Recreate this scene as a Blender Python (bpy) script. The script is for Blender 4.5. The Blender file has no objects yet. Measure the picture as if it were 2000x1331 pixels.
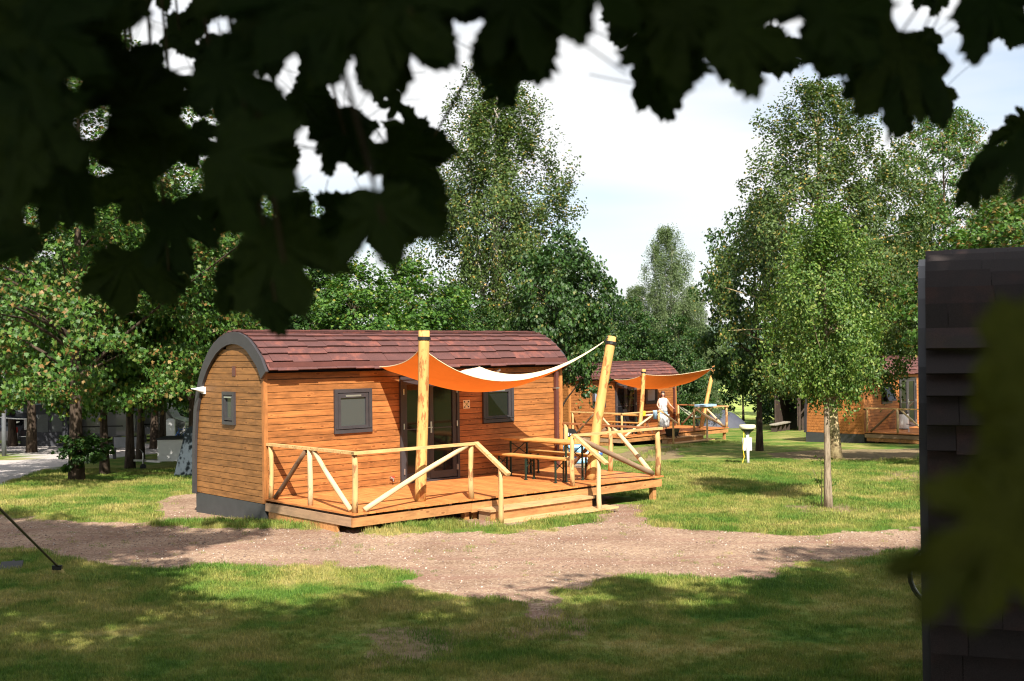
import bpy, bmesh, math, random
import numpy as np
from mathutils import Vector, Matrix, Quaternion
R = math.radians
SC = bpy.context.scene
COL = SC.collection
random.seed(7)

# ------------------------------------------------------------ camera
F_PX, PITCH, ROLL = 2200.0, 0.0119, -0.0130
EYE = Vector((0, 0, 2.93))
cam_d = bpy.data.cameras.new('camera')
cam = bpy.data.objects.new('camera', cam_d); COL.objects.link(cam)
cam_d.sensor_width = 36.0
cam_d.lens = F_PX * 36.0 / 2000.0
cam_d.clip_start = 0.05; cam_d.clip_end = 3000
fwd = Vector((0, math.cos(PITCH), math.sin(PITCH)))
up0 = Vector((0, -math.sin(PITCH), math.cos(PITCH)))
right0 = Vector((1, 0, 0))
# picture axes: a vertical line leans to the right lower down
cr, sr = math.cos(ROLL), math.sin(ROLL)
rgt = right0 * cr + up0 * sr
upv = up0 * cr - right0 * sr
m = Matrix((rgt, upv, -fwd)).transposed().to_4x4()
m.translation = EYE
cam.matrix_world = m
cam_d.dof.use_dof = True
cam_d.dof.focus_distance = 21.0
cam_d.dof.aperture_fstop = 4.4
SC.camera = cam

# ------------------------------------------------------------ light
SUN = Vector((0.195, -1.06, 1.0)).normalized()
EL = math.asin(SUN.z); AZ = math.atan2(SUN.x, SUN.y)
sl = bpy.data.lights.new('sun', 'SUN'); sl.energy = 5.0; sl.angle = R(0.53); sl.color = (1.0, 0.93, 0.82)
so = bpy.data.objects.new('sun', sl); COL.objects.link(so)
so.rotation_mode = 'QUATERNION'; so.rotation_quaternion = (-SUN).to_track_quat('-Z', 'Y')
so.location = (0, -20, 40)

W = bpy.data.worlds.new('World'); SC.world = W; W.use_nodes = True
nt = W.node_tree; nt.nodes.clear()
def N(t, ty, **kw):
    n = t.nodes.new(ty)
    for k, v in kw.items():
        if k.startswith('i_'):
            n.inputs[k[2:].replace('_', ' ')].default_value = v
        elif isinstance(v, (tuple, list)) and False: pass
        else: setattr(n, k, v)
    return n
out = N(nt, 'ShaderNodeOutputWorld')
sky = N(nt, 'ShaderNodeTexSky', sky_type='NISHITA', sun_disc=False)
sky.sun_elevation = EL; sky.sun_rotation = AZ; sky.air_density = 1.0; sky.dust_density = 1.2
b1 = N(nt, 'ShaderNodeBackground'); b1.inputs[1].default_value = 0.085
nt.links.new(sky.outputs[0], b1.inputs[0])
tc = N(nt, 'ShaderNodeTexCoord')
mp = N(nt, 'ShaderNodeMapping'); mp.inputs['Scale'].default_value = (1.0, 1.0, 5.5)
mp.inputs['Rotation'].default_value = (0, 0, R(20)); mp.inputs['Location'].default_value = (0.35, 0.1, 0.65)
nt.links.new(tc.outputs['Generated'], mp.inputs[0])
nz = N(nt, 'ShaderNodeTexNoise'); nz.inputs['Scale'].default_value = 1.7; nz.inputs['Detail'].default_value = 5; nz.inputs['Roughness'].default_value = 0.45
nt.links.new(mp.outputs[0], nz.inputs['Vector'])
rp = N(nt, 'ShaderNodeValToRGB'); rp.color_ramp.elements[0].position = 0.40; rp.color_ramp.elements[1].position = 0.54
rp.color_ramp.elements[0].color = (0.38, 0.38, 0.38, 1)
nt.links.new(nz.outputs[0], rp.inputs[0])
b2 = N(nt, 'ShaderNodeBackground'); b2.inputs[0].default_value = (0.98, 0.99, 1.0, 1); b2.inputs[1].default_value = 0.50
mx = N(nt, 'ShaderNodeMixShader')
nt.links.new(rp.outputs[0], mx.inputs[0]); nt.links.new(b1.outputs[0], mx.inputs[1]); nt.links.new(b2.outputs[0], mx.inputs[2])
nt.links.new(mx.outputs[0], out.inputs[0])

SC.view_settings.view_transform = 'Standard'; SC.view_settings.look = 'None'
SC.view_settings.exposure = 1.1; SC.view_settings.gamma = 1
SC.render.engine = 'CYCLES'
SC.cycles.max_bounces = 6; SC.cycles.diffuse_bounces = 2; SC.cycles.glossy_bounces = 3
SC.cycles.transmission_bounces = 4; SC.cycles.transparent_max_bounces = 6
SC.cycles.use_denoising = True
SC.cycles.filter_width = 1.15

# ------------------------------------------------------------ bookkeeping
def tag(o, label=None, cat=None, group=None, kind=None):
    if label: o['label'] = label
    if cat: o['category'] = cat
    if group: o['group'] = group
    if kind: o['kind'] = kind
    return o
def link(name, data, parent=None, mat=None):
    o = bpy.data.objects.new(name, data); COL.objects.link(o)
    if parent: o.parent = parent
    if mat and data and not data.materials: data.materials.append(mat)
    return o
def thing(name, label, cat, loc=(0, 0, 0), rz=0, group=None):
    o = link(name, None); o.empty_display_size = .2
    o.location = loc; o.rotation_euler = (0, 0, rz)
    return tag(o, label, cat, group)
def copy_tree(o, parent=None):
    c = o.copy(); COL.objects.link(c); c.parent = parent
    for ch in [x for x in COL.objects if x.parent == o]: copy_tree(ch, c)
    return c

# ------------------------------------------------------------ mesh helpers
def np_mesh(name, V, faces, mat=None, smooth=False):
    """faces: (n,k) int array, or list of such arrays"""
    if not isinstance(faces, list): faces = [faces]
    me = bpy.data.meshes.new(name)
    V = np.asarray(V, np.float32)
    me.vertices.add(len(V)); me.vertices.foreach_set('co', V.ravel())
    li = np.concatenate([f.ravel() for f in faces]).astype(np.int32)
    tot = np.concatenate([np.full(len(f), f.shape[1]) for f in faces]).astype(np.int32)
    st = np.concatenate([[0], np.cumsum(tot)[:-1]]).astype(np.int32)
    me.loops.add(len(li)); me.loops.foreach_set('vertex_index', li)
    me.polygons.add(len(tot)); me.polygons.foreach_set('loop_start', st)
    me.polygons.foreach_set('loop_total', tot)
    me.polygons.foreach_set('use_smooth', np.full(len(tot), bool(smooth)))
    me.update(calc_edges=True); me.validate()
    if mat: me.materials.append(mat)
    return me
BOXF = np.array([(0, 3, 2, 1), (4, 5, 6, 7), (0, 1, 5, 4), (1, 2, 6, 5), (2, 3, 7, 6), (3, 0, 4, 7)])
def boxv(x0, x1, y0, y1, z0, z1):
    return np.array([(x0, y0, z0), (x1, y0, z0), (x1, y1, z0), (x0, y1, z0), (x0, y0, z1), (x1, y0, z1), (x1, y1, z1), (x0, y1, z1)], float)
class MB:
    def __init__(s): s.V = []; s.F = {}; s.n = 0
    def add(s, V, F):
        V = np.asarray(V, float)
        for f in F: s.F.setdefault(len(f), []).append([i + s.n for i in f])
        s.V.append(V); s.n += len(V); return s
    def box(s, x0, x1, y0, y1, z0, z1, M=None):
        V = boxv(x0, x1, y0, y1, z0, z1)
        if M is not None: V = np.array([M @ Vector(v) for v in V])
        return s.add(V, BOXF)
    def tube(s, pts, rad, n=8, caps=True):
        V, Fc = tube(pts, rad, n, caps); return s.add(V, Fc)
    def bar(s, p, q, w, h=None):
        h = h or w; p = Vector(p); q = Vector(q); d = (q - p); L = d.length; d.normalize()
        a = d.cross(Vector((0, 0, 1)))
        if a.length < 1e-3: a = Vector((1, 0, 0))
        a.normalize(); b = d.cross(a)
        V = [p + a * (sx * w / 2) + b * (sy * h / 2) + d * (t * L) for t in (0, 1) for sx, sy in ((-1, -1), (1, -1), (1, 1), (-1, 1))]
        return s.add([tuple(v) for v in V], BOXF)
    def mesh(s, name, mat=None, smooth=False):
        me = bpy.data.meshes.new(name)
        me.from_pydata([tuple(v) for v in np.concatenate(s.V)], [], [f for k in s.F for f in s.F[k]])
        me.update()
        if mat: me.materials.append(mat)
        me.polygons.foreach_set('use_smooth', [bool(smooth)] * len(me.polygons))
        return me
    def build(s, name, mat, parent=None, smooth=False):
        return link(name, s.mesh(name, mat, smooth), parent)
def tube(pts, rad, n=8, caps=True):
    pts = [Vector(p) for p in pts]
    if not hasattr(rad, '__len__'): rad = [rad] * len(pts)
    V = []; F = []
    ref = None
    for i, p in enumerate(pts):
        d = (pts[min(i + 1, len(pts) - 1)] - pts[max(i - 1, 0)]).normalized()
        if ref is None:
            ref = d.orthogonal().normalized()
        ref = (ref - d * ref.dot(d)).normalized(); b = d.cross(ref)
        for k in range(n):
            a = 2 * math.pi * k / n
            V.append(tuple(p + (ref * math.cos(a) + b * math.sin(a)) * rad[i]))
    for i in range(len(pts) - 1):
        for k in range(n):
            k2 = (k + 1) % n
            F.append((i * n + k, i * n + k2, (i + 1) * n + k2, (i + 1) * n + k))
    if caps:
        F.append(tuple(range(n))[::-1]); F.append(tuple((len(pts) - 1) * n + k for k in range(n)))
    return V, F
_bc = {}
def pbox(name, parent, x0, x1, y0, y1, z0, z1, mat, rot=None):
    """box part: its origin at its centre, mesh shared between equal sizes"""
    d = (round(x1 - x0, 3), round(y1 - y0, 3), round(z1 - z0, 3)); k = d + (mat.name,)
    if k not in _bc:
        _bc[k] = np_mesh(name, boxv(-d[0] / 2, d[0] / 2, -d[1] / 2, d[1] / 2, -d[2] / 2, d[2] / 2), BOXF, mat)
    o = link(name, _bc[k], parent)
    o.location = ((x0 + x1) / 2, (y0 + y1) / 2, (z0 + z1) / 2)
    if rot: o.rotation_euler = rot
    return o
def log(name, parent, p, q, r0, r1, mat, n=10, wob=0.006, seed=0):
    """an uneven round pole from p to q; its mesh runs along local Z"""
    rg = random.Random(seed); p = Vector(p); q = Vector(q); L = (q - p).length
    k = max(4, int(L / 0.22)); pts = []; rad = []
    ph = rg.uniform(0, 6); bx = rg.uniform(-1, 1); by = rg.uniform(-1, 1)
    for i in range(k + 1):
        t = i / k
        s = math.sin(math.pi * t) * wob * 3
        pts.append((bx * s + wob * math.sin(ph + 5 * t) * .5, by * s + wob * math.cos(ph + 7 * t) * .5, L * t))
        rad.append((r0 * (1 - t) + r1 * t) * (1 + rg.uniform(-.05, .05)))
    o = MB().tube(pts, rad, n).build(name, mat, parent, smooth=True)
    o.location = p; o.rotation_mode = 'QUATERNION'
    o.rotation_quaternion = (q - p).to_track_quat('Z', 'Y')
    return o
def lathe(prof, n=16):
    V = []; F = []
    for r, z in prof:
        for k in range(n):
            a = 2 * math.pi * k / n; V.append((r * math.cos(a), r * math.sin(a), z))
    for i in range(len(prof) - 1):
        for k in range(n):
            k2 = (k + 1) % n; F.append((i * n + k, i * n + k2, (i + 1) * n + k2, (i + 1) * n + k))
    F.append(tuple(range(n))[::-1]); F.append(tuple((len(prof) - 1) * n + k for k in range(n)))
    return V, F

# ------------------------------------------------------------ materials
def mat_new(name):
    m = bpy.data.materials.new(name); m.use_nodes = True
    t = m.node_tree; b = t.nodes['Principled BSDF']
    return m, t, b
def L_(t, a, b): t.links.new(a, b)
def ramp(t, fac, stops, interp='LINEAR'):
    r = t.nodes.new('ShaderNodeValToRGB'); cr = r.color_ramp; cr.interpolation = interp
    while len(cr.elements) < len(stops): cr.elements.new(0.5)
    for e, (p, c) in zip(cr.elements, stops):
        e.position = p; e.color = (c[0], c[1], c[2], 1) if len(c) >= 3 else (c[0],) * 3 + (1,)
    L_(t, fac, r.inputs[0]); return r.outputs[0]
def mixc(t, fac, a, b, blend='MIX'):
    n = t.nodes.new('ShaderNodeMix'); n.data_type = 'RGBA'; n.blend_type = blend
    for sock, v in ((n.inputs[0], fac), (n.inputs[6], a), (n.inputs[7], b)):
        if isinstance(v, (int, float)): sock.default_value = v
        elif isinstance(v, tuple): sock.default_value = (v[0], v[1], v[2], 1)
        else: L_(t, v, sock)
    return n.outputs[2]
def math_(t, op, a, b=None):
    n = t.nodes.new('ShaderNodeMath'); n.operation = op
    for i, v in enumerate((a, b)):
        if v is None: continue
        if isinstance(v, (int, float)): n.inputs[i].default_value = v
        else: L_(t, v, n.inputs[i])
    return n.outputs[0]
def noise(t, vec, scale, detail=4, rough=.55):
    n = t.nodes.new('ShaderNodeTexNoise'); n.inputs['Scale'].default_value = scale
    n.inputs['Detail'].default_value = detail; n.inputs['Roughness'].default_value = rough
    if vec is not None: L_(t, vec, n.inputs['Vector'])
    return n.outputs[0]
def bump(t, h, b, strength=.3, dist=.01):
    n = t.nodes.new('ShaderNodeBump'); n.inputs['Strength'].default_value = strength; n.inputs['Distance'].default_value = dist
    L_(t, h, n.inputs['Height']); L_(t, n.outputs[0], b.inputs['Normal'])
def plain(name, c, rough=.6, metal=0, var=.12, scale=6, spec=.4):
    m, t, b = mat_new(name)
    tcn = t.nodes.new('ShaderNodeTexCoord')
    f = noise(t, tcn.outputs['Object'], scale)
    lo = tuple(x * (1 - var) for x in c); hi = tuple(min(1, x * (1 + var)) for x in c)
    L_(t, ramp(t, f, [(.3, lo), (.7, hi)]), b.inputs['Base Color'])
    b.inputs['Roughness'].default_value = rough; b.inputs['Metallic'].default_value = metal
    b.inputs['Specular IOR Level'].default_value = spec
    return m
def obj_vec(t, sc, island=False):
    tcn = t.nodes.new('ShaderNodeTexCoord'); oi = t.nodes.new('ShaderNodeObjectInfo')
    rnd = oi.outputs['Random']
    if island:
        g = t.nodes.new('ShaderNodeNewGeometry')
        rnd = math_(t, 'FRACT', math_(t, 'ADD', rnd, g.outputs['Random Per Island']))
    off = math_(t, 'MULTIPLY', rnd, 43.0)
    cx = t.nodes.new('ShaderNodeCombineXYZ')
    for i in range(3): L_(t, off, cx.inputs[i])
    va = t.nodes.new('ShaderNodeVectorMath'); va.operation = 'ADD'
    L_(t, tcn.outputs['Object'], va.inputs[0]); L_(t, cx.outputs[0], va.inputs[1])
    mp = t.nodes.new('ShaderNodeMapping'); mp.inputs['Scale'].default_value = sc
    L_(t, va.outputs[0], mp.inputs[0])
    return mp.outputs[0], va.outputs[0], rnd
def wood(name, c, axis=0, dark=.55, light=1.2, knots=True, grey=0.0, rough=.55, vary=.35, island=False):
    m, t, b = mat_new(name)
    sc = [22, 22, 22]; sc[axis] = 1.6
    v, v0, rnd = obj_vec(t, tuple(sc), island)
    g = noise(t, v, 1.0, 5, .6)
    lo = tuple(x * dark for x in c); hi = tuple(min(.95, x * light) for x in c)
    col = ramp(t, g, [(.25, lo), (.5, c), (.75, hi)])
    sc2 = [9, 9, 9]; sc2[axis] = 3.2
    mp = t.nodes.new('ShaderNodeMapping'); mp.inputs['Scale'].default_value = tuple(sc2); L_(t, v0, mp.inputs[0])
    blot = noise(t, mp.outputs[0], 1.0, 4, .65)
    col = mixc(t, math_(t, 'MULTIPLY', ramp(t, blot, [(.46, (0, 0, 0)), (.66, (1, 1, 1))]), .62), col, tuple(x * .5 for x in c))
    if knots:
        vo = t.nodes.new('ShaderNodeTexVoronoi'); vo.inputs['Scale'].default_value = 1.0
        sc3 = [8.5] * 3; sc3[axis] = 3.6
        mp3 = t.nodes.new('ShaderNodeMapping'); mp3.inputs['Scale'].default_value = tuple(sc3); L_(t, v0, mp3.inputs[0])
        L_(t, mp3.outputs[0], vo.inputs['Vector'])
        k = ramp(t, vo.outputs['Distance'], [(.0, (1, 1, 1)), (.10, (.9, .9, .9)), (.16, (0, 0, 0))])
        col = mixc(t, math_(t, 'MULTIPLY', k, .75), col, (c[0] * .42, c[1] * .33, c[2] * .3))
        k2 = ramp(t, vo.outputs['Distance'], [(.15, (0, 0, 0)), (.2, (1, 1, 1)), (.27, (0, 0, 0))])
        col = mixc(t, math_(t, 'MULTIPLY', k2, .30), col, tuple(min(.95, x * 1.6) for x in c))
    if grey: col = mixc(t, grey, col, (.25, .2, .17))
    br = math_(t, 'ADD', math_(t, 'MULTIPLY', rnd, vary), 1 - vary / 2)
    bc = t.nodes.new('ShaderNodeCombineColor')
    for i in range(3): L_(t, br, bc.inputs[i])
    col = mixc(t, 1.0, col, bc.outputs[0], 'MULTIPLY')
    L_(t, col, b.inputs['Base Color']); b.inputs['Roughness'].default_value = rough
    b.inputs['Specular IOR Level'].default_value = .3
    bump(t, g, b, .25, .004)
    return m
def logmat(name, c, bark=(.22, .09, .04), amount=.55):
    m, t, b = mat_new(name)
    v, v0, rnd = obj_vec(t, (16, 16, 2.2))
    g = noise(t, v, 1.0, 5)
    col = ramp(t, g, [(.3, tuple(x * .72 for x in c)), (.65, c)])
    mp = t.nodes.new('ShaderNodeMapping'); mp.inputs['Scale'].default_value = (7, 7, 2.6); L_(t, v0, mp.inputs[0])
    p = noise(t, mp.outputs[0], 1.0, 5, .65)
    col = mixc(t, ramp(t, p, [(amount, (0, 0, 0)), (amount + .05, (.85, .85, .85))]), col, bark)
    L_(t, col, b.inputs['Base Color']); b.inputs['Roughness'].default_value = .65; b.inputs['Specular IOR Level'].default_value = .25
    bump(t, g, b, .3, .006)
    return m
M_COURT = None
def leafmat(name, stops, trans=.35, rough=.5, island=True, spec=.35, noise_s=None):
    m, t, b = mat_new(name)
    g = t.nodes.new('ShaderNodeNewGeometry'); oi = t.nodes.new('ShaderNodeObjectInfo')
    r = g.outputs['Random Per Island'] if island else oi.outputs['Random']
    col = ramp(t, r, stops)
    if noise_s:
        tcn = t.nodes.new('ShaderNodeTexCoord')
        nn = noise(t, tcn.outputs['Object'], noise_s, 2)
        col = mixc(t, 1.0, col, ramp(t, nn, [(.3, (.6, .65, .6)), (.7, (1.3, 1.25, 1.1))]), 'MULTIPLY')
    L_(t, col, b.inputs['Base Color']); b.inputs['Roughness'].default_value = rough
    b.inputs['Specular IOR Level'].default_value = spec
    tr = t.nodes.new('ShaderNodeBsdfTranslucent'); L_(t, mixc(t, 1.0, col, (1.3, 1.5, .6), 'MULTIPLY'), tr.inputs[0])
    mx = t.nodes.new('ShaderNodeMixShader'); mx.inputs[0].default_value = trans
    L_(t, b.outputs[0], mx.inputs[1]); L_(t, tr.outputs[0], mx.inputs[2])
    L_(t, mx.outputs[0], t.nodes['Material Output'].inputs[0])
    return m
def glassmat(name, c=(.010, .011, .012), rough=.06):
    m, t, b = mat_new(name)
    b.inputs['Base Color'].default_value = (*c, 1); b.inputs['Roughness'].default_value = rough
    b.inputs['Specular IOR Level'].default_value = .45
    tcn = t.nodes.new('ShaderNodeTexCoord'); bump(t, noise(t, tcn.outputs['Object'], 2.0, 1), b, .05, .01)
    return m

ORANGE = (.345, .132, .038)
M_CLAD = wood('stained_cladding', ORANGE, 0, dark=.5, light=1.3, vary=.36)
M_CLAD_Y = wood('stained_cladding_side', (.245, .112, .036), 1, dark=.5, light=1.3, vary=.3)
M_TRIMW = wood('corner_board_wood', (.40, .16, .048), 2, knots=False)
M_DECK = wood('deck_wood', (.55, .205, .06), 1, dark=.7, vary=.34, knots=False)
M_DECK_X = wood('deck_edge_wood', (.42, .20, .075), 0, dark=.7, knots=True)
M_DECK_Y = wood('deck_side_wood', (.42, .25, .13), 1, dark=.7, knots=False, grey=.25)
M_STEP = wood('pale_step_wood', (.55, .33, .16), 0, dark=.75, knots=False)
M_BEER = wood('bench_board_wood', (.54, .28, .085), 1, dark=.75, knots=False)
M_RAIL = wood('rail_wood', (.60, .37, .155), 0, dark=.7, knots=True, vary=.1)
M_RAIL_Z = wood('rail_wood_z', (.70, .43, .18), 2, dark=.7, knots=True, vary=.1)
M_LOG = logmat('peeled_log', (.58, .37, .16), amount=.56)
M_LOGP = logmat('pale_peeled_log', (.66, .49, .28), (.34, .19, .10), amount=.61)
M_LOGD = logmat('bark_log', (.20, .12, .07), (.10, .055, .035), amount=.5)
M_LOGG = logmat('grey_brown_log', (.30, .20, .13), (.22, .14, .09), amount=.5)
M_POST = logmat('sail_post_log', (.60, .35, .115), (.28, .095, .03), amount=.54)
M_METAL = plain('anthracite_metal', (.04, .037, .041), .45)
M_FRAME = plain('window_frame_plastic', (.042, .038, .042), .4)
M_PLINTH = plain('plinth_sheet', (.045, .048, .05), .55)
M_GUTTER = plain('brown_gutter', (.10, .035, .028), .4)
M_DARKIN = plain('dark_interior', (.012, .010, .009), .9, spec=.1)
M_GLASS = glassmat('dark_glass')
M_GREYPANE = glassmat('blind_behind_glass', (.055, .06, .06), .12)
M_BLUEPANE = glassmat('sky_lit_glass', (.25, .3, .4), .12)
M_WHITE = plain('white_paint', (.8, .8, .8), .4, var=.04)
M_STEEL = plain('steel', (.55, .55, .56), .3, .9, var=.05)
M_BLACK = plain('black_plastic', (.012, .012, .013), .45)
M_GREEN_ST = plain('dark_green_steel', (.012, .03, .022), .4)
M_RED = plain('red_plastic', (.6, .05, .03), .4)
M_YEL = plain('yellow_plastic', (.8, .55, .03), .4)
M_BLUE = plain('blue_fabric', (.05, .16, .5), .6)
M_LBLUE = plain('light_blue_vinyl', (.25, .55, .8), .35)
M_DENIM = plain('faded_denim', (.28, .4, .52), .8)
M_GREYTENT = plain('tent_fabric', (.055, .06, .085), .6)
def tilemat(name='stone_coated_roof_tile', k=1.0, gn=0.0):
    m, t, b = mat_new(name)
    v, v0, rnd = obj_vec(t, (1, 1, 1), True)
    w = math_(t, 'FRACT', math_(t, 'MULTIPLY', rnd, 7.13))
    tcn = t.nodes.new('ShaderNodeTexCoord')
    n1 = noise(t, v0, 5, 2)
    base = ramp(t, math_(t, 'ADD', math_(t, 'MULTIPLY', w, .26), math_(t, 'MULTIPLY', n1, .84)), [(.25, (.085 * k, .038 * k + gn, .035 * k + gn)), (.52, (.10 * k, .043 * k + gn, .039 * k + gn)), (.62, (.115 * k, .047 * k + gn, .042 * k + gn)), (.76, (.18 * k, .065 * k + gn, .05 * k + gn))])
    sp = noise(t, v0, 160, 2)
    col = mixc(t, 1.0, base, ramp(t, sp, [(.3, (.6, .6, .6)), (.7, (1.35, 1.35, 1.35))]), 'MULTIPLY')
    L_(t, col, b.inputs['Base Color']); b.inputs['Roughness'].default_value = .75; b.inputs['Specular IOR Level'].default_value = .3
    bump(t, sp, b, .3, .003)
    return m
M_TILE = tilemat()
M_TILE_SHADED = tilemat('shaded_roof_tile', .27, .0065)  # same brown tile, with the tree shade over this cabin put into its colour
def sailmat():
    m, t, b = mat_new('sail_cloth')
    g = t.nodes.new('ShaderNodeNewGeometry')
    tcn = t.nodes.new('ShaderNodeTexCoord')
    nn = noise(t, tcn.outputs['Object'], 3, 3)
    top = ramp(t, nn, [(.3, (.74, .66, .5)), (.7, (.84, .76, .6))])
    bot = ramp(t, nn, [(.3, (.55, .14, .02)), (.7, (.65, .18, .03))])
    col = mixc(t, g.outputs['Backfacing'], top, bot)
    L_(t, col, b.inputs['Base Color']); b.inputs['Roughness'].default_value = .8; b.inputs['Specular IOR Level'].default_value = .1
    tr = t.nodes.new('ShaderNodeBsdfTranslucent'); tr.inputs[0].default_value = (.9, .20, .025, 1)
    mx = t.nodes.new('ShaderNodeMixShader'); mx.inputs[0].default_value = .30
    L_(t, b.outputs[0], mx.inputs[1]); L_(t, tr.outputs[0], mx.inputs[2]); L_(t, mx.outputs[0], t.nodes['Material Output'].inputs[0])
    wv = t.nodes.new('ShaderNodeTexNoise'); wv.inputs['Scale'].default_value = 5; L_(t, tcn.outputs['Object'], wv.inputs['Vector'])
    bump(t, wv.outputs[0], b, .25, .03)
    return m
M_SAIL = sailmat()
def barkmat(name, c, c2, sc=(9, 9, 2.0), birch=False):
    m, t, b = mat_new(name)
    tcn = t.nodes.new('ShaderNodeTexCoord'); mp = t.nodes.new('ShaderNodeMapping'); mp.inputs['Scale'].default_value = sc
    L_(t, tcn.outputs['Object'], mp.inputs[0])
    n = noise(t, mp.outputs[0], 1.5, 6, .7)
    L_(t, ramp(t, n, [(.38, c2), (.55, c)]), b.inputs['Base Color']); b.inputs['Roughness'].default_value = .85
    b.inputs['Specular IOR Level'].default_value = .15
    bump(t, n, b, .8, .03)
    return m
M_BARK = barkmat('maple_bark', (.075, .055, .04), (.03, .021, .016))
M_BARKL = barkmat('pale_bark', (.30, .24, .17), (.12, .09, .06))
M_BIRCH = barkmat('birch_bark', (.62, .58, .50), (.10, .07, .05), (4, 4, 5))
M_BIRCHY = barkmat('lichen_birch_bark', (.50, .40, .22), (.14, .09, .05), (5, 5, 4))
M_LMAPLE = leafmat('maple_leaves', [(0, (.025, .072, .010)), (.4, (.048, .12, .016)), (.8, (.078, .165, .022)), (.95, (.14, .21, .03)), (1, (.3, .23, .035))], .26)
M_LMAPLEB = leafmat('maple_leaves_with_brown_seeds', [(0, (.022, .064, .010)), (.4, (.048, .118, .015)), (.76, (.088, .168, .023)), (.88, (.13, .12, .03)), (.95, (.20, .11, .035)), (1, (.26, .17, .05))], .26)
M_LDARK = leafmat('dark_maple_leaves', [(0, (.014, .042, .008)), (.6, (.028, .072, .012)), (.93, (.05, .11, .019)), (1, (.15, .14, .03))], .22)
M_LBIRCH = leafmat('birch_leaves', [(0, (.030, .058, .012)), (.5, (.054, .094, .02)), (.88, (.095, .145, .03)), (.95, (.2, .16, .04)), (1, (.36, .24, .05))], .24, .5, spec=.3)
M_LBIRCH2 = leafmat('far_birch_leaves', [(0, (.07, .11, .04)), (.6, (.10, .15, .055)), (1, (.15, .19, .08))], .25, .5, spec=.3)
M_LHORN = leafmat('bright_hornbeam_leaves', [(0, (.032, .08, .012)), (.45, (.07, .14, .02)), (.85, (.135, .205, .032)), (1, (.26, .30, .08))], .28)
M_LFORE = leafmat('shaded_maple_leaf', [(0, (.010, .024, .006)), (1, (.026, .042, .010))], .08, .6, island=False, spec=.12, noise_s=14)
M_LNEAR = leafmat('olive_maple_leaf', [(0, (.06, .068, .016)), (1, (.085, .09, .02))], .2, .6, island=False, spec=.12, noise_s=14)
M_LCANOPY = leafmat('canopy_leaves', [(0, (.03, .06, .015)), (1, (.06, .11, .02))], .12)

# ------------------------------------------------------------ terrain
_ky = np.array([-60, -20, 0, 6, 10, 15, 19, 26, 36, 47, 60, 90, 150, 300, 3000.])
_kz = np.array([2.6, 1.9, 1.33, .62, .24, .09, .04, -.10, -.48, -.87, -1.3, -2.1, -3.0, -3.2, -3.2])
def smooth_interp(y):
    y = np.asarray(y, float); w = np.clip(np.abs(y) * .06, .8, 8)
    return (np.interp(y - w, _ky, _kz) + np.interp(y + w, _ky, _kz) + 2 * np.interp(y, _ky, _kz)) / 4
def vnoise(x, y, s, seed=0):
    x = np.asarray(x, float) / s; y = np.asarray(y, float) / s
    xi = np.floor(x).astype(np.int64); yi = np.floor(y).astype(np.int64); fx = x - xi; fy = y - yi
    fx = fx * fx * (3 - 2 * fx); fy = fy * fy * (3 - 2 * fy)
    def h(a, b):
        n = (a * 374761393 + b * 668265263 + seed * 974711) & 0x7fffffff
        n = ((n ^ (n >> 13)) * 1274126177) & 0x7fffffff
        return ((n ^ (n >> 16)) & 0xffff) / 65535.0
    return (h(xi, yi) * (1 - fx) + h(xi + 1, yi) * fx) * (1 - fy) + (h(xi, yi + 1) * (1 - fx) + h(xi + 1, yi + 1) * fx) * fy
def fbm(x, y, s, seed=0):
    return (vnoise(x, y, s, seed) + .5 * vnoise(x, y, s / 2.1, seed + 1) + .25 * vnoise(x, y, s / 4.3, seed + 2)) / 1.75
def gz(x, y):
    x = np.asarray(x, float); y = np.asarray(y, float)
    near = np.clip((y - 2) / 6, 0, 1) * np.clip((60 - y) / 20, 0, 1)
    # a low bank of soil against the front of the nearest deck
    bank = .11 * np.exp(-((x + 2.0) ** 2 + (y - 18.7) ** 2) / 5.5)
    return smooth_interp(y) + near * .05 * (fbm(x, y, 2.2, 3) - .5) + bank
def ray(px, py):
    X = px - 1000; Y = py - 665.5
    return (fwd * F_PX + rgt * X - upv * Y).normalized()
def at(px, py, dz=0.0):
    """where the ray through a point of the photo meets the ground"""
    d = ray(px, py); lo, hi = 3.0, 400.0
    for _ in range(60):
        t = (lo + hi) / 2; p = EYE + d * t
        if p.z > float(gz(p.x, p.y)) + dz: lo = t
        else: hi = t
    p = EYE + d * lo
    return Vector((p.x, p.y, float(gz(p.x, p.y))))
def poly_w(pts): return np.array([(at(*p).x, at(*p).y) for p in pts])
def sdist(x, y, P):
    """signed distance, positive inside"""
    d = np.full(x.shape, 1e9); ins = np.zeros(x.shape, bool); n = len(P)
    for i in range(n):
        x1, y1 = P[i]; x2, y2 = P[(i + 1) % n]; ex, ey = x2 - x1, y2 - y1
        t = np.clip(((x - x1) * ex + (y - y1) * ey) / (ex * ex + ey * ey + 1e-9), 0, 1)
        d = np.minimum(d, np.hypot(x - x1 - t * ex, y - y1 - t * ey))
        if y1 != y2: ins ^= ((y1 > y) != (y2 > y)) & (x < (x2 - x1) * (y - y1) / (y2 - y1) + x1)
    return np.where(ins, d, -d)
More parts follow.
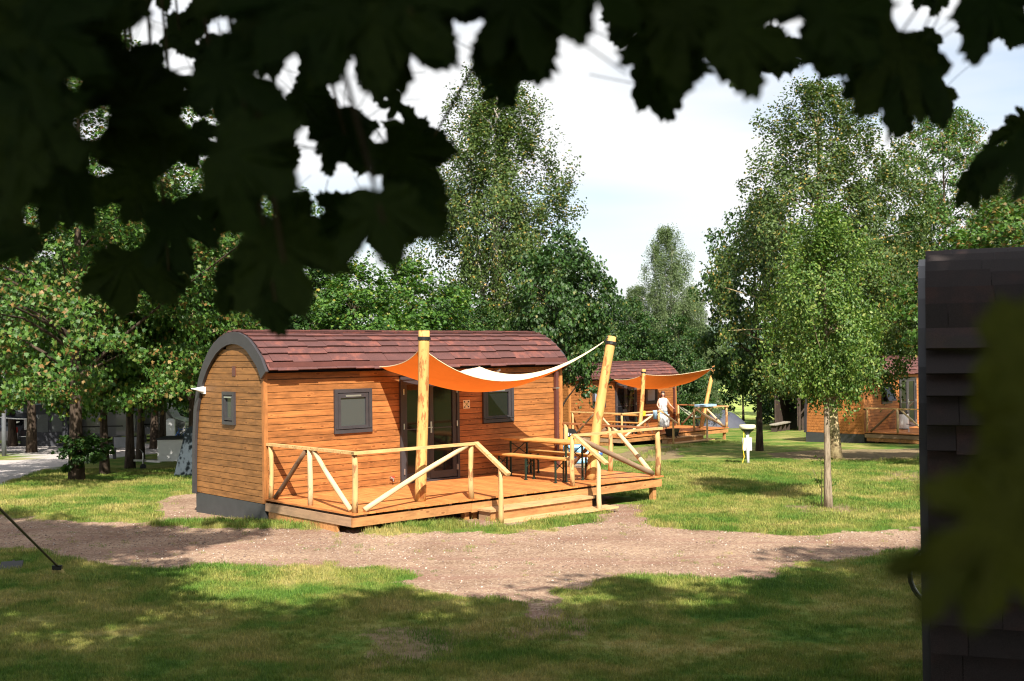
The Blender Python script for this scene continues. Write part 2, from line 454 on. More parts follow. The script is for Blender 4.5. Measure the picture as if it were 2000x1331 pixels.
G_MAIN = poly_w([(-500, 990), (0, 1008), (290, 1023), (420, 1030), (600, 1037), (760, 1040), (930, 1040), (1060, 1032), (1130, 1020), (1160, 1003), (1195, 985), (1262, 985), (1285, 1005), (1290, 1028), (1420, 1038), (1600, 1042), (1795, 1030), (2300, 1010),
                 (2300, 1060), (1795, 1078), (1700, 1090), (1580, 1100), (1520, 1122), (1400, 1135), (1260, 1127), (1150, 1128), (1105, 1148), (1085, 1175), (1095, 1200), (1040, 1215), (1000, 1190), (960, 1172), (900, 1165), (820, 1142), (740, 1112), (600, 1106), (440, 1108), (300, 1118), (240, 1100), (100, 1085), (0, 1074), (-500, 1070)])
G_END = poly_w([(285, 992), (330, 975), (372, 958), (380, 930), (700, 930), (1150, 900), (1190, 940), (1170, 1000), (1000, 1024), (900, 1030), (840, 1020), (760, 1024), (640, 1018), (560, 1020), (470, 1016), (380, 1018), (300, 1018)])
D_P = [poly_w(p) for p in ([(1000, 1190), (1080, 1180), (1220, 1215), (1240, 1240), (1130, 1260), (1010, 1240)], [(1500, 886), (1640, 878), (1800, 876), (1800, 900), (1640, 902), (1540, 896)],
      [(1560, 990), (1640, 982), (1700, 996), (1650, 1006), (1580, 1004)], [(1700, 925), (1800, 918), (1800, 948), (1730, 938)], [(690, 1240), (860, 1220), (900, 1280), (760, 1300)], [(1190, 895), (1260, 870), (1330, 872), (1330, 895), (1230, 905)])]
ROAD = poly_w([(-600, 1090), (0, 950), (60, 928), (115, 913), (160, 903), (230, 893), (330, 884), (400, 880), (400, 871), (300, 867), (200, 865), (60, 866), (-600, 874)])
ISLE = poly_w([(-300, 884), (20, 883), (48, 888), (62, 896), (30, 899), (-300, 906)])
def masks(x, y):
    n = fbm(x, y, .9, 11) - .5; n2 = vnoise(x, y, .25, 5) - .5
    g = np.maximum(sdist(x, y, G_MAIN), sdist(x, y, G_END))
    g = np.clip((g + n * .9 + n2 * .35) / .22 + .5, 0, 1)
    dp = np.full(x.shape, -9.)
    for P in D_P: dp = np.maximum(dp, sdist(x, y, P))
    dirt = np.clip((dp + n * 1.3) / .6 + .5, 0, 1)
    a = np.minimum(sdist(x, y, ROAD), -sdist(x, y, ISLE)); a = np.clip((a + n * .15) / .08 + .5, 0, 1)
    return g, dirt, a
def grass_col(t, pos):
    """lawn colour from world position; the blades use the same field"""
    n1 = noise(t, pos, .55, 5, .6); n2 = noise(t, pos, 2.6, 4, .6)
    f = math_(t, 'ADD', math_(t, 'MULTIPLY', n1, .65), math_(t, 'MULTIPLY', n2, .4))
    return ramp(t, f, [(.36, (.05, .125, .018)), (.46, (.098, .178, .03)), (.545, (.20, .225, .058)), (.65, (.34, .30, .12))])
def ground_mat():
    m, t, b = mat_new('lawn_and_gravel')
    g = t.nodes.new('ShaderNodeNewGeometry'); pos = g.outputs['Position']
    gc = grass_col(t, pos)
    fine = noise(t, pos, 38, 5, .7)
    gc = mixc(t, 1.0, gc, ramp(t, fine, [(.25, (.45, .5, .45)), (.75, (1.25, 1.2, 1.1))]), 'MULTIPLY')
    def att(nm):
        a = t.nodes.new('ShaderNodeAttribute'); a.attribute_name = nm; return a.outputs['Fac']
    n5 = noise(t, pos, 9, 5, .65)
    def edge(nm):
        s = math_(t, 'ADD', att(nm), math_(t, 'MULTIPLY', math_(t, 'SUBTRACT', n5, .5), .9))
        return ramp(t, s, [(.42, (0, 0, 0)), (.58, (1, 1, 1))])
    # gravel: stones of many shades over pinkish grit
    vo = t.nodes.new('ShaderNodeTexVoronoi'); vo.inputs['Scale'].default_value = 34; L_(t, pos, vo.inputs['Vector'])
    sp = ramp(t, vo.outputs['Color'], [(.0, (.18, .115, .083)), (.5, (.28, .192, .138)), (.9, (.37, .275, .20)), (1, (.50, .42, .34))])
    big = noise(t, pos, .7, 5, .6)
    grav = mixc(t, 1.0, sp, ramp(t, big, [(.3, (.72, .66, .62)), (.5, (1.0, .98, .96)), (.7, (1.25, 1.25, 1.2))]), 'MULTIPLY')
    mp = t.nodes.new('ShaderNodeMapping'); mp.inputs['Scale'].default_value = (.25, 2.2, 1); L_(t, pos, mp.inputs[0])
    rut = noise(t, mp.outputs[0], 1.0, 4, .6)
    grav = mixc(t, ramp(t, rut, [(.5, (0, 0, 0)), (.68, (.7, .7, .7))]), grav, (.23, .125, .095))
    dirt = ramp(t, n5, [(.3, (.14, .09, .06)), (.7, (.29, .20, .13))])
    col = mixc(t, math_(t, 'MULTIPLY', edge('dirt'), .8), gc, dirt)
    col = mixc(t, edge('gravel'), col, grav)
    asp = ramp(t, noise(t, pos, 60, 3), [(.3, (.40, .36, .35)), (.7, (.52, .475, .46))])
    col = mixc(t, att('asphalt'), col, asp)
    L_(t, col, b.inputs['Base Color']); b.inputs['Roughness'].default_value = .95; b.inputs['Specular IOR Level'].default_value = .1
    h = math_(t, 'ADD', math_(t, 'MULTIPLY', fine, .6), math_(t, 'MULTIPLY', vo.outputs['Distance'], .6))
    bump(t, h, b, .7, .03)
    return m
M_GROUND = ground_mat()
def meadow_mat():
    m, t, b = mat_new('meadow_grass')
    g = t.nodes.new('ShaderNodeNewGeometry'); pos = g.outputs['Position']
    mp = t.nodes.new('ShaderNodeMapping'); mp.inputs['Scale'].default_value = (1, .12, 1); L_(t, pos, mp.inputs[0])
    L_(t, ramp(t, noise(t, mp.outputs[0], 1.2, 5, .65), [(.3, (.18, .26, .06)), (.7, (.36, .40, .12))]), b.inputs['Base Color'])
    b.inputs['Roughness'].default_value = .95; b.inputs['Specular IOR Level'].default_value = .05
    return m
M_MEADOW = meadow_mat()
def axis_coords(dense0, dense1, step, lo, hi, grow=1.16):
    c = list(np.arange(dense0, dense1 + 1e-6, step)); s = step; v = c[-1]
    while v < hi: s *= grow; v += s; c.append(min(v, hi))
    s = step; v = c[0]; pre = []
    while v > lo: s *= grow; v -= s; pre.append(max(v, lo))
    return np.array(pre[::-1] + c)
xs = axis_coords(-13, 15, .16, -900, 900); ys = axis_coords(6, 32, .16, -60, 1500, 1.05)
GX, GY = np.meshgrid(xs, ys)
GZ = gz(GX, GY)
gm, dm, am = masks(GX, GY)
# the gravel lies a touch lower and rough, tussocks stand up
GZ = GZ - .02 * gm + np.where((GY > 5) & (GY < 40), .018 * (vnoise(GX, GY, .35, 9) - .5), 0)
nx, ny = len(xs), len(ys)
idx = np.arange(nx * ny).reshape(ny, nx)
quads = np.stack([idx[:-1, :-1], idx[:-1, 1:], idx[1:, 1:], idx[1:, :-1]], -1).reshape(-1, 4)
VV = np.stack([GX.ravel(), GY.ravel(), GZ.ravel()], 1)
fc = lambda A: A.ravel()[quads].mean(1)
fg, fa, fy = fc(gm), fc(am), fc(GY)
kinds = {'gravel_path': fg > .5, 'asphalt_road': (fa > .5) & (fg <= .5), 'meadow': (fy > 80)}
kinds['lawn'] = ~(kinds['gravel_path'] | kinds['asphalt_road'] | kinds['meadow'])
for nm, sel in kinds.items():
    q = quads[sel]; used, inv = np.unique(q, return_inverse=True)
    me = np_mesh(nm, VV[used], inv.reshape(q.shape), M_MEADOW if nm == 'meadow' else M_GROUND, True)
    for an, A in (('gravel', gm), ('dirt', dm), ('asphalt', am)):
        a = me.attributes.new(an, 'FLOAT', 'POINT'); a.data.foreach_set('value', A.ravel()[used].astype(np.float32))
    tag(link(nm, me), kind='structure')
# a far low hill behind the meadow
hx = np.linspace(-900, 900, 90); hy = np.array([0, 40, 90, 150, 230.])
HX, HY = np.meshgrid(hx, hy)
HZ = -3.4 + np.interp(HY, [0, 40, 90, 150, 230], [0, 6, 14, 20, 24]) * (1 + .35 * (fbm(HX, HY, 160, 2) - .5)) 
hi = np.arange(HX.size).reshape(HX.shape)
hq = np.stack([hi[:-1, :-1], hi[:-1, 1:], hi[1:, 1:], hi[1:, :-1]], -1).reshape(-1, 4)
def hill_mat():
    m, t, b = mat_new('wooded_hill')
    g = t.nodes.new('ShaderNodeNewGeometry')
    L_(t, ramp(t, noise(t, g.outputs['Position'], .12, 6, .7), [(.35, (.05, .09, .06)), (.65, (.12, .17, .12))]), b.inputs['Base Color'])
    b.inputs['Roughness'].default_value = 1
    return m
tag(link('hill', np_mesh('hill', np.stack([HX.ravel(), HY.ravel() + 520, HZ.ravel()], 1), hq, hill_mat(), True)), kind='structure')

# ------------------------------------------------------------ scattered stuff
def scatter(name, src, P, rot, scl, label):
    me = bpy.data.meshes.new(name); me.vertices.add(len(P)); me.vertices.foreach_set('co', np.asarray(P, np.float32).ravel())
    a = me.attributes.new('rot', 'FLOAT_VECTOR', 'POINT'); a.data.foreach_set('vector', np.asarray(rot, np.float32).ravel())
    a = me.attributes.new('scl', 'FLOAT', 'POINT'); a.data.foreach_set('value', np.asarray(scl, np.float32))
    o = link(name, me)
    ng = bpy.data.node_groups.new(name + '_scatter', 'GeometryNodeTree')
    ng.interface.new_socket('Geometry', in_out='INPUT', socket_type='NodeSocketGeometry')
    ng.interface.new_socket('Geometry', in_out='OUTPUT', socket_type='NodeSocketGeometry')
    gi = ng.nodes.new('NodeGroupInput'); go = ng.nodes.new('NodeGroupOutput')
    ip = ng.nodes.new('GeometryNodeInstanceOnPoints'); oi = ng.nodes.new('GeometryNodeObjectInfo'); oi.inputs['Object'].default_value = src
    def na(nm, ty):
        n = ng.nodes.new('GeometryNodeInputNamedAttribute'); n.data_type = ty; n.inputs['Name'].default_value = nm; return n.outputs['Attribute']
    ng.links.new(gi.outputs[0], ip.inputs['Points']); ng.links.new(oi.outputs['Geometry'], ip.inputs['Instance'])
    ng.links.new(na('rot', 'FLOAT_VECTOR'), ip.inputs['Rotation']); ng.links.new(na('scl', 'FLOAT'), ip.inputs['Scale'])
    ng.links.new(ip.outputs[0], go.inputs[0])
    md = o.modifiers.new('scatter', 'NODES'); md.node_group = ng
    tag(o, label, kind='stuff'); return o
def blade_mat():
    m, t, b = mat_new('grass_blades')
    g = t.nodes.new('ShaderNodeNewGeometry'); pos = g.outputs['Position']
    col = grass_col(t, pos)
    r = g.outputs['Random Per Island']
    col = mixc(t, 1.0, col, ramp(t, r, [(0, (.75, .8, .7)), (.8, (1.3, 1.25, 1.15)), (1, (1.9, 1.7, 1.3))]), 'MULTIPLY')
    L_(t, col, b.inputs['Base Color']); b.inputs['Roughness'].default_value = .6; b.inputs['Specular IOR Level'].default_value = .25
    tr = t.nodes.new('ShaderNodeBsdfTranslucent'); L_(t, col, tr.inputs[0])
    mx = t.nodes.new('ShaderNodeMixShader'); mx.inputs[0].default_value = .3
    L_(t, b.outputs[0], mx.inputs[1]); L_(t, tr.outputs[0], mx.inputs[2]); L_(t, mx.outputs[0], t.nodes['Material Output'].inputs[0])
    return m
M_BLADE = blade_mat()
rg = np.random.default_rng(3)
def clump(name, nb, rad, h, w):
    V = []; F = []
    for i in range(nb):
        a = rg.uniform(0, 6.28); r = rad * math.sqrt(rg.uniform()); x, y = r * math.cos(a), r * math.sin(a)
        hh = h * rg.uniform(.5, 1.2); b = rg.uniform(0, 6.28); lean = rg.uniform(.15, .8) * hh
        dx, dy = math.cos(b), math.sin(b); tx, ty = -dy * w / 2, dx * w / 2
        k = len(V)
        V += [(x - tx, y - ty, -.01), (x + tx, y + ty, -.01), (x + dx * lean * .35 + tx * .8, y + dy * lean * .35 + ty * .8, hh * .6), (x + dx * lean * .35 - tx * .8, y + dy * lean * .35 - ty * .8, hh * .6), (x + dx * lean, y + dy * lean, hh)]
        F += [(k, k + 1, k + 2, k + 3), (k + 3, k + 2, k + 4)]
    me = bpy.data.meshes.new(name); me.from_pydata(V, [], F); me.materials.append(M_BLADE)
    return bpy.data.objects.new(name, me)
c1 = clump('grass_tuft', 24, .10, .048, .005)
n = 100000
d = np.sqrt(rg.uniform(6.2 ** 2, 34.0 ** 2, n * 3)); keep = rg.uniform(size=n * 3) < np.clip((10 / d) ** 1.4, .15, 1); d = d[keep][:n]
x = (d * .5 + 2.2) * rg.uniform(-1, 1, len(d)); y = d
g_, dd_, a_ = masks(x, y)
dens = (1 - g_ * .985) * (1 - dd_ * .7) * (1 - a_)
k = rg.uniform(size=len(d)) < dens
x, y, g_ = x[k], y[k], g_[k]
# keep blades off the cabin floor area
cabu = np.array([math.cos(.7287), math.sin(.7287)]); cabv = np.array([-cabu[1], cabu[0]])
la = (x + 4.3746) * cabu[0] + (y - 19.7886) * cabu[1]; lb = (x + 4.3746) * cabv[0] + (y - 19.7886) * cabv[1]
k = ~((la > 0) & (la < 7.35) & (lb > -2.72) & (lb < 2.7)); x, y, g_ = x[k], y[k], g_[k]
big = vnoise(x, y, .8, 21)
P = np.stack([x, y, gz(x, y) - .02 * g_], 1)
rot = np.stack([rg.normal(0, .12, len(x)), rg.normal(0, .12, len(x)), rg.uniform(0, 6.28, len(x))], 1)
scatter('grass', c1, P, rot, (.6 + .7 * big) * rg.uniform(.7, 1.2, len(x)) * np.clip(y / 14, .8, 1.5) * (1 - .4 * g_), 'short lawn grass')
# taller fringe of grass by the deck and the path edges
c2 = clump('tall_grass_tuft', 26, .12, .14, .008)
def along(pts, n, spread):
    W_ = [at(*p) for p in pts]; out = []
    for i in range(n):
        t = rg.uniform(0, len(W_) - 1.001); j = int(t); p = W_[j].lerp(W_[j + 1], t - j)
        out.append((p.x + rg.normal(0, spread), p.y + rg.normal(0, spread)))
    return out
pts = along([(700, 1033), (850, 1030), (905, 1026)], 130, .12) + along([(1200, 975), (1290, 975), (1300, 1000)], 150, .25) + along([(600, 1028), (640, 1031)], 30, .1) + \
      along([(300, 1025), (380, 1022), (470, 1030), (600, 1030)], 140, .12) + along([(1030, 1025), (1170, 1018)], 50, .08) + along([(940, 1012), (985, 1032)], 12, .05) + \
      along([(1215, 905), (1300, 878), (1430, 862)], 160, .25) + along([(120, 960), (170, 945)], 60, .3)
pts = np.array(pts)
la = (pts[:, 0] + 4.3746) * cabu[0] + (pts[:, 1] - 19.7886) * cabu[1]; lb = (pts[:, 0] + 4.3746) * cabv[0] + (pts[:, 1] - 19.7886) * cabv[1]
pts = pts[~((la > 0) & (la < 7.35) & (lb > -2.86) & (lb < 2.7))]
scatter('fringe_grass', c2, np.stack([pts[:, 0], pts[:, 1], gz(pts[:, 0], pts[:, 1])], 1), np.stack([rg.normal(0, .1, len(pts)), rg.normal(0, .1, len(pts)), rg.uniform(0, 6.28, len(pts))], 1), rg.uniform(.4, .95, len(pts)), 'taller grass fringe')
# stones in the gravel
sv, sf = lathe([(.35, -.3), (.5, 0), (.3, .3)], 6); mes = bpy.data.meshes.new('pebble'); mes.from_pydata(sv, [], sf)
mst, t_, b_ = mat_new('pebble_stone'); oi_ = t_.nodes.new('ShaderNodeObjectInfo')
L_(t_, ramp(t_, oi_.outputs['Random'], [(0, (.16, .11, .09)), (.7, (.29, .21, .165)), (1, (.48, .41, .35))]), b_.inputs['Base Color']); b_.inputs['Roughness'].default_value = .9
mes.materials.append(mst); peb = bpy.data.objects.new('pebble', mes)
d = np.sqrt(rg.uniform(9.5 ** 2, 22 ** 2, 90000)); x = d * rg.uniform(-.5, .5, len(d)); g_, dd_, a_ = masks(x, d)
k = rg.uniform(size=len(d)) < g_ * .22; x = x[k]; y = d[k]
scatter('loose_gravel', peb, np.stack([x, y, gz(x, y) - .018], 1), rg.uniform(0, 6.28, (len(x), 3)), .008 + .022 * rg.uniform(size=len(x)) ** 5 + .012 * rg.uniform(size=len(x)), 'loose gravel stones')

# ------------------------------------------------------------ cabins
OUT = [(2.67, -.12), (2.665, .4), (2.64, .95), (2.58, 1.48), (2.47, 1.84), (2.36, 2.09), (2.18, 2.37), (1.97, 2.59), (1.74, 2.755), (1.50, 2.865), (1.25, 2.93), (1.02, 2.95), (.78, 2.93), (.56, 2.87), (.38, 2.79), (.20, 2.66), (-.02, 2.48), (-.20, 2.23)]
def inner_pts():
    P = [Vector((a, b)) for a, b in OUT]; res = []
    for i, p in enumerate(P):
        d = (P[min(i + 1, len(P) - 1)] - P[max(i - 1, 0)]).normalized(); n = Vector((-d.y, d.x))  # to the inside
        t = i / (len(P) - 1)
        res.append(p + n * (.10 + .12 * min(1, max(0, (t - .1) / .3))))
    return res
INN = inner_pts()
INN = [(p.x, p.y) for p in INN]
def half_width(z):
    """b range of the end wall at height z"""
    bs = []
    for (b0, z0), (b1, z1) in zip(INN[:-1], INN[1:]):
        if (z0 - z) * (z1 - z) <= 0 and z0 != z1: bs.append(b0 + (b1 - b0) * (z - z0) / (z1 - z0))
    return bs
LEN = 7.3; ZP = .41
def tile_rows():
    P = [Vector((a, b)) for a, b in OUT][::-1]   # from the front eave up and over to the back
    s = [0]
    for a, b in zip(P[:-1], P[1:]): s.append(s[-1] + (b - a).length)
    def pos(q):
        q = max(0, min(s[-1] - 1e-6, q))
        for i in range(len(s) - 1):
            if s[i] <= q <= s[i + 1]:
                t = (q - s[i]) / (s[i + 1] - s[i]); return P[i].lerp(P[i + 1], t), (P[i + 1] - P[i]).normalized()
    return s[-1], pos
def cladding_segments(z0, z1, openings, x0, x1, rgn, maxlen):
    seg = [(x0, x1)]
    for ox0, ox1, oz0, oz1 in openings:
        if z1 <= oz0 + .055 or z0 >= oz1 - .055: continue
        ns = []
        for a, b in seg:
            if ox1 <= a or ox0 >= b: ns.append((a, b)); continue
            if ox0 > a + .01: ns.append((a, ox0))
            if ox1 < b - .01: ns.append((ox1, b))
        seg = ns
    outp = []
    for a, b in seg:
        while b - a > maxlen:
            c = a + rgn.uniform(.5, 1) * maxlen
            if b - c < .3: break
            outp.append((a, c - .002)); a = c + .002
        outp.append((a, b))
    return outp
WIN1 = (1.44, 2.27, 1.05, 1.87); WIN2 = (5.02, 5.86, 1.07, 1.86); DOOR = (2.93, 4.38, -.02, 2.07); WEND = (1.015, 1.47, 1.25, 1.855)
def lpart(name, parent, mb, mat, smooth=False): return mb.build(name, mat, parent, smooth)
def window(root, w, pane, mini=False, tilt=0.0, slats=True):
    x0, x1, z0, z1 = w; z0 += ZP; z1 += ZP
    fr = MB(); t = .07
    fr.box(x0, x1, -.045, .02, z0, z0 + t); fr.box(x0, x1, -.045, .02, z1 - t, z1)
    fr.box(x0, x0 + t, -.0449, .02, z0 + t, z1 - t); fr.box(x1 - t, x1, -.0449, .02, z0 + t, z1 - t)
    f = lpart('window', root, fr, M_FRAME)
    s = MB(); a0, a1, c0, c1 = x0 + t + .012, x1 - t - .012, z0 + t + .012, z1 - t - .012; u = .055
    s.box(a0, a1, -.035, .01, c0, c0 + u); s.box(a0, a1, -.035, .01, c1 - u * 1.5, c1)
    s.box(a0, a0 + u, -.0349, .01, c0 + u, c1 - u * 1.5); s.box(a1 - u, a1, -.0349, .01, c0 + u, c1 - u * 1.5)
    sa = lpart('sash', f, s, M_FRAME)
    p = lpart('pane', f, MB().box(a0 + u, a1 - u, -.008, .004, c0 + u, c1 - u * 1.5), pane)
    si = lpart('sill', f, MB().box(x0 + .02, x1 - .02, -.06, -.035, z0 + t + .012, z0 + t + .03), M_METAL)
    if slats:
        lpart('vent_grille', f, MB().box((a0 + a1) / 2 - .17, (a0 + a1) / 2 + .17, -.042, -.034, c1 - .062, c1 - .03), M_STEEL)
    if tilt:
        piv = Vector((0, -.04, z1 - t))
        for o in (sa, p):
            o.location = piv - (Matrix.Rotation(tilt, 3, 'X') @ piv); o.rotation_euler = (tilt, 0, 0)
    return f
def end_window(root, mat=M_GREYPANE):
    y0, y1, z0, z1 = WEND; z0 += ZP; z1 += ZP; t = .06
    fr = MB(); fr.box(-.045, .01, y0, y1, z0, z0 + t); fr.box(-.045, .01, y0, y1, z1 - t, z1); fr.box(-.0449, .01, y0, y0 + t, z0 + t, z1 - t); fr.box(-.0449, .01, y1 - t, y1, z0 + t, z1 - t)
    f = lpart('window', root, fr, M_FRAME)
    u = .05; a0, a1, c0, c1 = y0 + t + .01, y1 - t - .01, z0 + t + .02, z1 - t - .01
    s = MB(); s.box(-.035, .0, a0, a1, c0, c0 + u); s.box(-.035, .0, a0, a1, c1 - u, c1); s.box(-.0349, 0, a0, a0 + u, c0 + u, c1 - u); s.box(-.0349, 0, a1 - u, a1, c0 + u, c1 - u)
    lpart('sash', f, s, M_FRAME)
    lpart('pane', f, MB().box(-.01, 0, a0 + u, a1 - u, c0 + u, c1 - u), mat)
    lpart('vent_grille', f, MB().box(-.05, -.035, a0 + .02, a1 - .02, c1 - .045, c1 - .02), M_STEEL)
def door(root, ajar=False):
    x0, x1, z0, z1 = DOOR; z0 = ZP + .0; z1 += ZP; t = .06
    fr = MB(); fr.box(x0, x0 + t, -.05, .03, z0, z1); fr.box(x1 - t, x1, -.05, .03, z0, z1); fr.box(x0 + t, x1 - t, -.05, .03, z1 - t, z1); fr.box(x0 + t, x1 - t, -.06, .03, z0, z0 + .035)
    lpart('door_frame', root, fr, M_FRAME)
    mid = (x0 + x1) / 2 + (-.02)
    for i, (a, b) in enumerate(((x0 + t + .006, mid - .004), (mid + .004, x1 - t - .006))):
        if ajar and i == 1:
            d = MB(); 
        u = .095; c0, c1 = z0 + .05, z1 - t - .006
        d = MB(); d.box(a, b, -.03, .015, c0, c0 + .14); d.box(a, b, -.03, .015, c1 - u, c1); d.box(a, a + u, -.0299, .015, c0 + .14, c1 - u); d.box(b - u, b, -.0299, .015, c0 + .14, c1 - u)
        dm_ = lpart('door', root, d, M_FRAME)
        lpart('pane', dm_, MB().box(a + u, b - u, -.006, .004, c0 + .14, c1 - u), M_GLASS)
        lpart('glazing_bar', dm_, MB().box(a + u, b - u, -.012, -.006, c0 + .98, c0 + 1.0), M_FRAME)
        hx = a if i == 0 else b
        for hz in (.18, 1.05, 1.72):
            lpart('hinge', dm_, MB().box(hx - .012, hx + .012, -.062, -.03, z0 + hz, z0 + hz + .11), M_STEEL)
        if i == 1:
            h = MB(); h.box(a + .012, a + .05, -.04, -.03, z0 + .95, z0 + 1.17); h.bar((a + .03, -.04, z0 + 1.06), (a + .03, -.08, z0 + 1.06), .018); h.bar((a + .03, -.08, z0 + 1.06), (a - .10, -.08, z0 + 1.06), .018)
            lpart('handle', dm_, h, M_STEEL)
def cabin(label, x, y, zdeck, yaw, full=True, tmat=None, front=True, seen_back=None, grp='barrel-roofed timber cabins', tilt=0):
    tmat = tmat or M_TILE
    root = thing('cabin', label, 'cabin', (x, y, zdeck - ZP), yaw, grp)
    rgn = random.Random(int(x * 100) + 5)
    # plinth
    lpart('plinth', root, MB().box(.0, LEN, .0, 2.63, -.35, ZP - .105), M_PLINTH)
    # inner shell
    prof = [(b, z) for b, z in INN if z > -.2]
    poly = [(2.52, -.1)] + [(min(b, 2.60) - .02 if b > 1.3 else b + .02, z - .03) for b, z in INN if z > 0] + [(.03, 2.2), (.03, -.1)]
    V = []; F = []; k = len(poly)
    for xx in (.03, LEN - .03):
        V += [(xx, b, z + ZP) for b, z in poly]
    F = [tuple(range(k)), tuple(range(2 * k - 1, k - 1, -1))] + [(i, i + k, (i + 1) % k + k, (i + 1) % k) for i in range(k)]
    lpart('inner_wall', root, MB().add(V, F), M_DARKIN)
    # roof deck under the tiles and end arches
    for (xa, xb) in ((-.065, -.012), (LEN + .012, LEN + .065)):
        V = []; F = []; k = len(OUT)
        inn = [(b, z) for b, z in INN]
        for xx in (xa, xb):
            V += [(xx, b, z + ZP) for b, z in OUT] + [(xx, b, z + ZP) for b, z in inn]
        for i in range(k - 1):
            F += [(i, i + 1, k + i + 1, k + i), (2 * k + i, 3 * k + i, 3 * k + i + 1, 2 * k + i + 1), (i, 2 * k + i, 2 * k + i + 1, i + 1), (k + i, k + i + 1, 3 * k + i + 1, 3 * k + i)]
        F += [(0, k, 3 * k, 2 * k), (k - 1, 3 * k - 1, 4 * k - 1, 2 * k - 1)]
        lpart('arch_trim', root, MB().add(V, F), M_METAL)
    S, pos = tile_rows()
    und = MB(); k = len(OUT); V = []; F = []
    for off in (.02, .05):
        for (b, z), (bi, zi) in zip(OUT, INN):
            d = Vector((bi - b, zi - z)).normalized() * off
            for xx in (-.012, LEN + .012): V.append((xx, b + d.x, z + d.y + ZP))
    for i in range(k - 1):
        F += [(2 * i, 2 * i + 1, 2 * i + 3, 2 * i + 2), (2 * k + 2 * i, 2 * k + 2 * i + 2, 2 * k + 2 * i + 3, 2 * k + 2 * i + 1)]
    lpart('roof_deck', root, und.add(V, F), M_DARKIN)
    # tiles
    n_rows = int(S / .19); joined = MB(); w = .41
    for r in range(n_rows + 1):
        s0 = r * .19 - .01; s1 = s0 + .225; back = s0 > S * .52
        if back: s0, s1 = s0 + .19, s0 - .035      # past the ridge the lifted edge points the other way
        p0, d0 = pos(min(s0, S - .001)); p1, d1 = pos(min(s1, S - .001))
        n0 = Vector((-d0.y, d0.x)); n1 = Vector((-d1.y, d1.x))  # outward?
        if n0.dot(p0 - Vector((1.2, 1.0))) < 0: n0 = -n0
        if n1.dot(p1 - Vector((1.2, 1.0))) < 0: n1 = -n1
        xo = -.012 - rgn.uniform(0, w)
        while xo < LEN:
            a0 = max(-.012, xo); a1 = min(LEN + .012, xo + w - .004); xo += w
            if LEN + .012 - a1 < .12: a1 = LEN + .012; xo = LEN + 1
            if a1 - a0 < .03: continue
            j = rgn.uniform(-.004, .006); lip = .072 if seen_back else .046; lo = lip + j; hi = .010 + j * .3
            # bottom edge is thick and lifted, with a small step
            q0 = p0 + n0 * lo; q0b = p0 + n0 * (lo - .024); q1 = p1 + n1 * hi; q1b = p1 + n1 * (hi - .006)
            st = rgn.choice((0, .014, -.012))
            e = d0 * st * (-1 if back else 1)
            c = Vector(((a0 + a1) / 2, (q0.x + q1.x) / 2, (q0.y + q1.y) / 2 + ZP))
            pts = []
            for xx, ee in ((a0, e), (a1, e)):
                pts += [(xx, q0.x - ee.x, q0.y - ee.y + ZP), (xx, q0b.x - ee.x, q0b.y - ee.y + ZP), (xx, q1b.x, q1b.y + ZP), (xx, q1.x, q1.y + ZP)]
            Fs = [(0, 1, 2, 3), (7, 6, 5, 4), (0, 4, 5, 1), (1, 5, 6, 2), (2, 6, 7, 3), (3, 7, 4, 0)]
            single = (full and front and not back and s0 < S * .42) or (seen_back and back and a0 > seen_back and s0 > S * .40)
            if seen_back: single = a0 > seen_back and back
            if single:
                o = MB().add([(p_[0] - c.x, p_[1] - c.y, p_[2] - c.z) for p_ in pts], Fs).build('roof_tile', tmat, root); o.location = c
            else: joined.add(pts, Fs)
    o = lpart('roof_tiles', root, joined, tmat); o['kind'] = 'stuff'
    # gutter, fascia
    if front:
        lpart('fascia', root, MB().box(.0, LEN, -.03, .02, 2.215 + ZP, 2.33 + ZP), M_GUTTER)
        g = MB(); pr = [(-.19, 2.385), (-.20, 2.30), (-.17, 2.265), (-.10, 2.26), (-.065, 2.29), (-.065, 2.385), (-.08, 2.385), (-.08, 2.30), (-.17, 2.29), (-.178, 2.385)]
        kk = len(pr); V = [(xx, b, z + ZP) for xx in (.02, LEN - .02) for b, z in pr]
        g.add(V, [tuple(range(kk)), tuple(range(2 * kk - 1, kk - 1, -1))] + [(i, (i + 1) % kk, (i + 1) % kk + kk, i + kk) for i in range(kk)])
        lpart('gutter', root, g, M_GUTTER)
        dp = MB(); xa = LEN - .26; dp.box(xa, xa + .075, -.10, -.03, .02 + ZP, 2.24 + ZP); dp.bar((xa + .04, -.12, 2.27 + ZP), (xa + .04, -.065, 2.2 + ZP), .06)
        d_ = lpart('downpipe', root, dp, M_GUTTER)
        for zz in (1.72, .55): lpart('pipe_clamp', d_, MB().box(xa - .02, xa + .095, -.105, -.005, zz + ZP, zz + .02 + ZP), M_STEEL)
    # cladding
    ch = .1145; gap = .0095; J = MB()
    ops = [WIN1, WIN2, DOOR] if front else []
    nr = 20
    for r in range(nr):
        z0 = -.085 + r * ch; z1 = z0 + ch - gap
        if front:
            for a, b in cladding_segments(z0, z1, ops, .005, LEN - .005, rgn, 3.2):
                # a board cut round an opening keeps its full height; openings' frames cover the ends
                if full: pbox('cladding_board', root, a, b, .0, .022, z0 + ZP, z1 + ZP, M_CLAD)
                else: J.box(a, b, .0, .022, z0 + ZP, z1 + ZP)
        bs = None
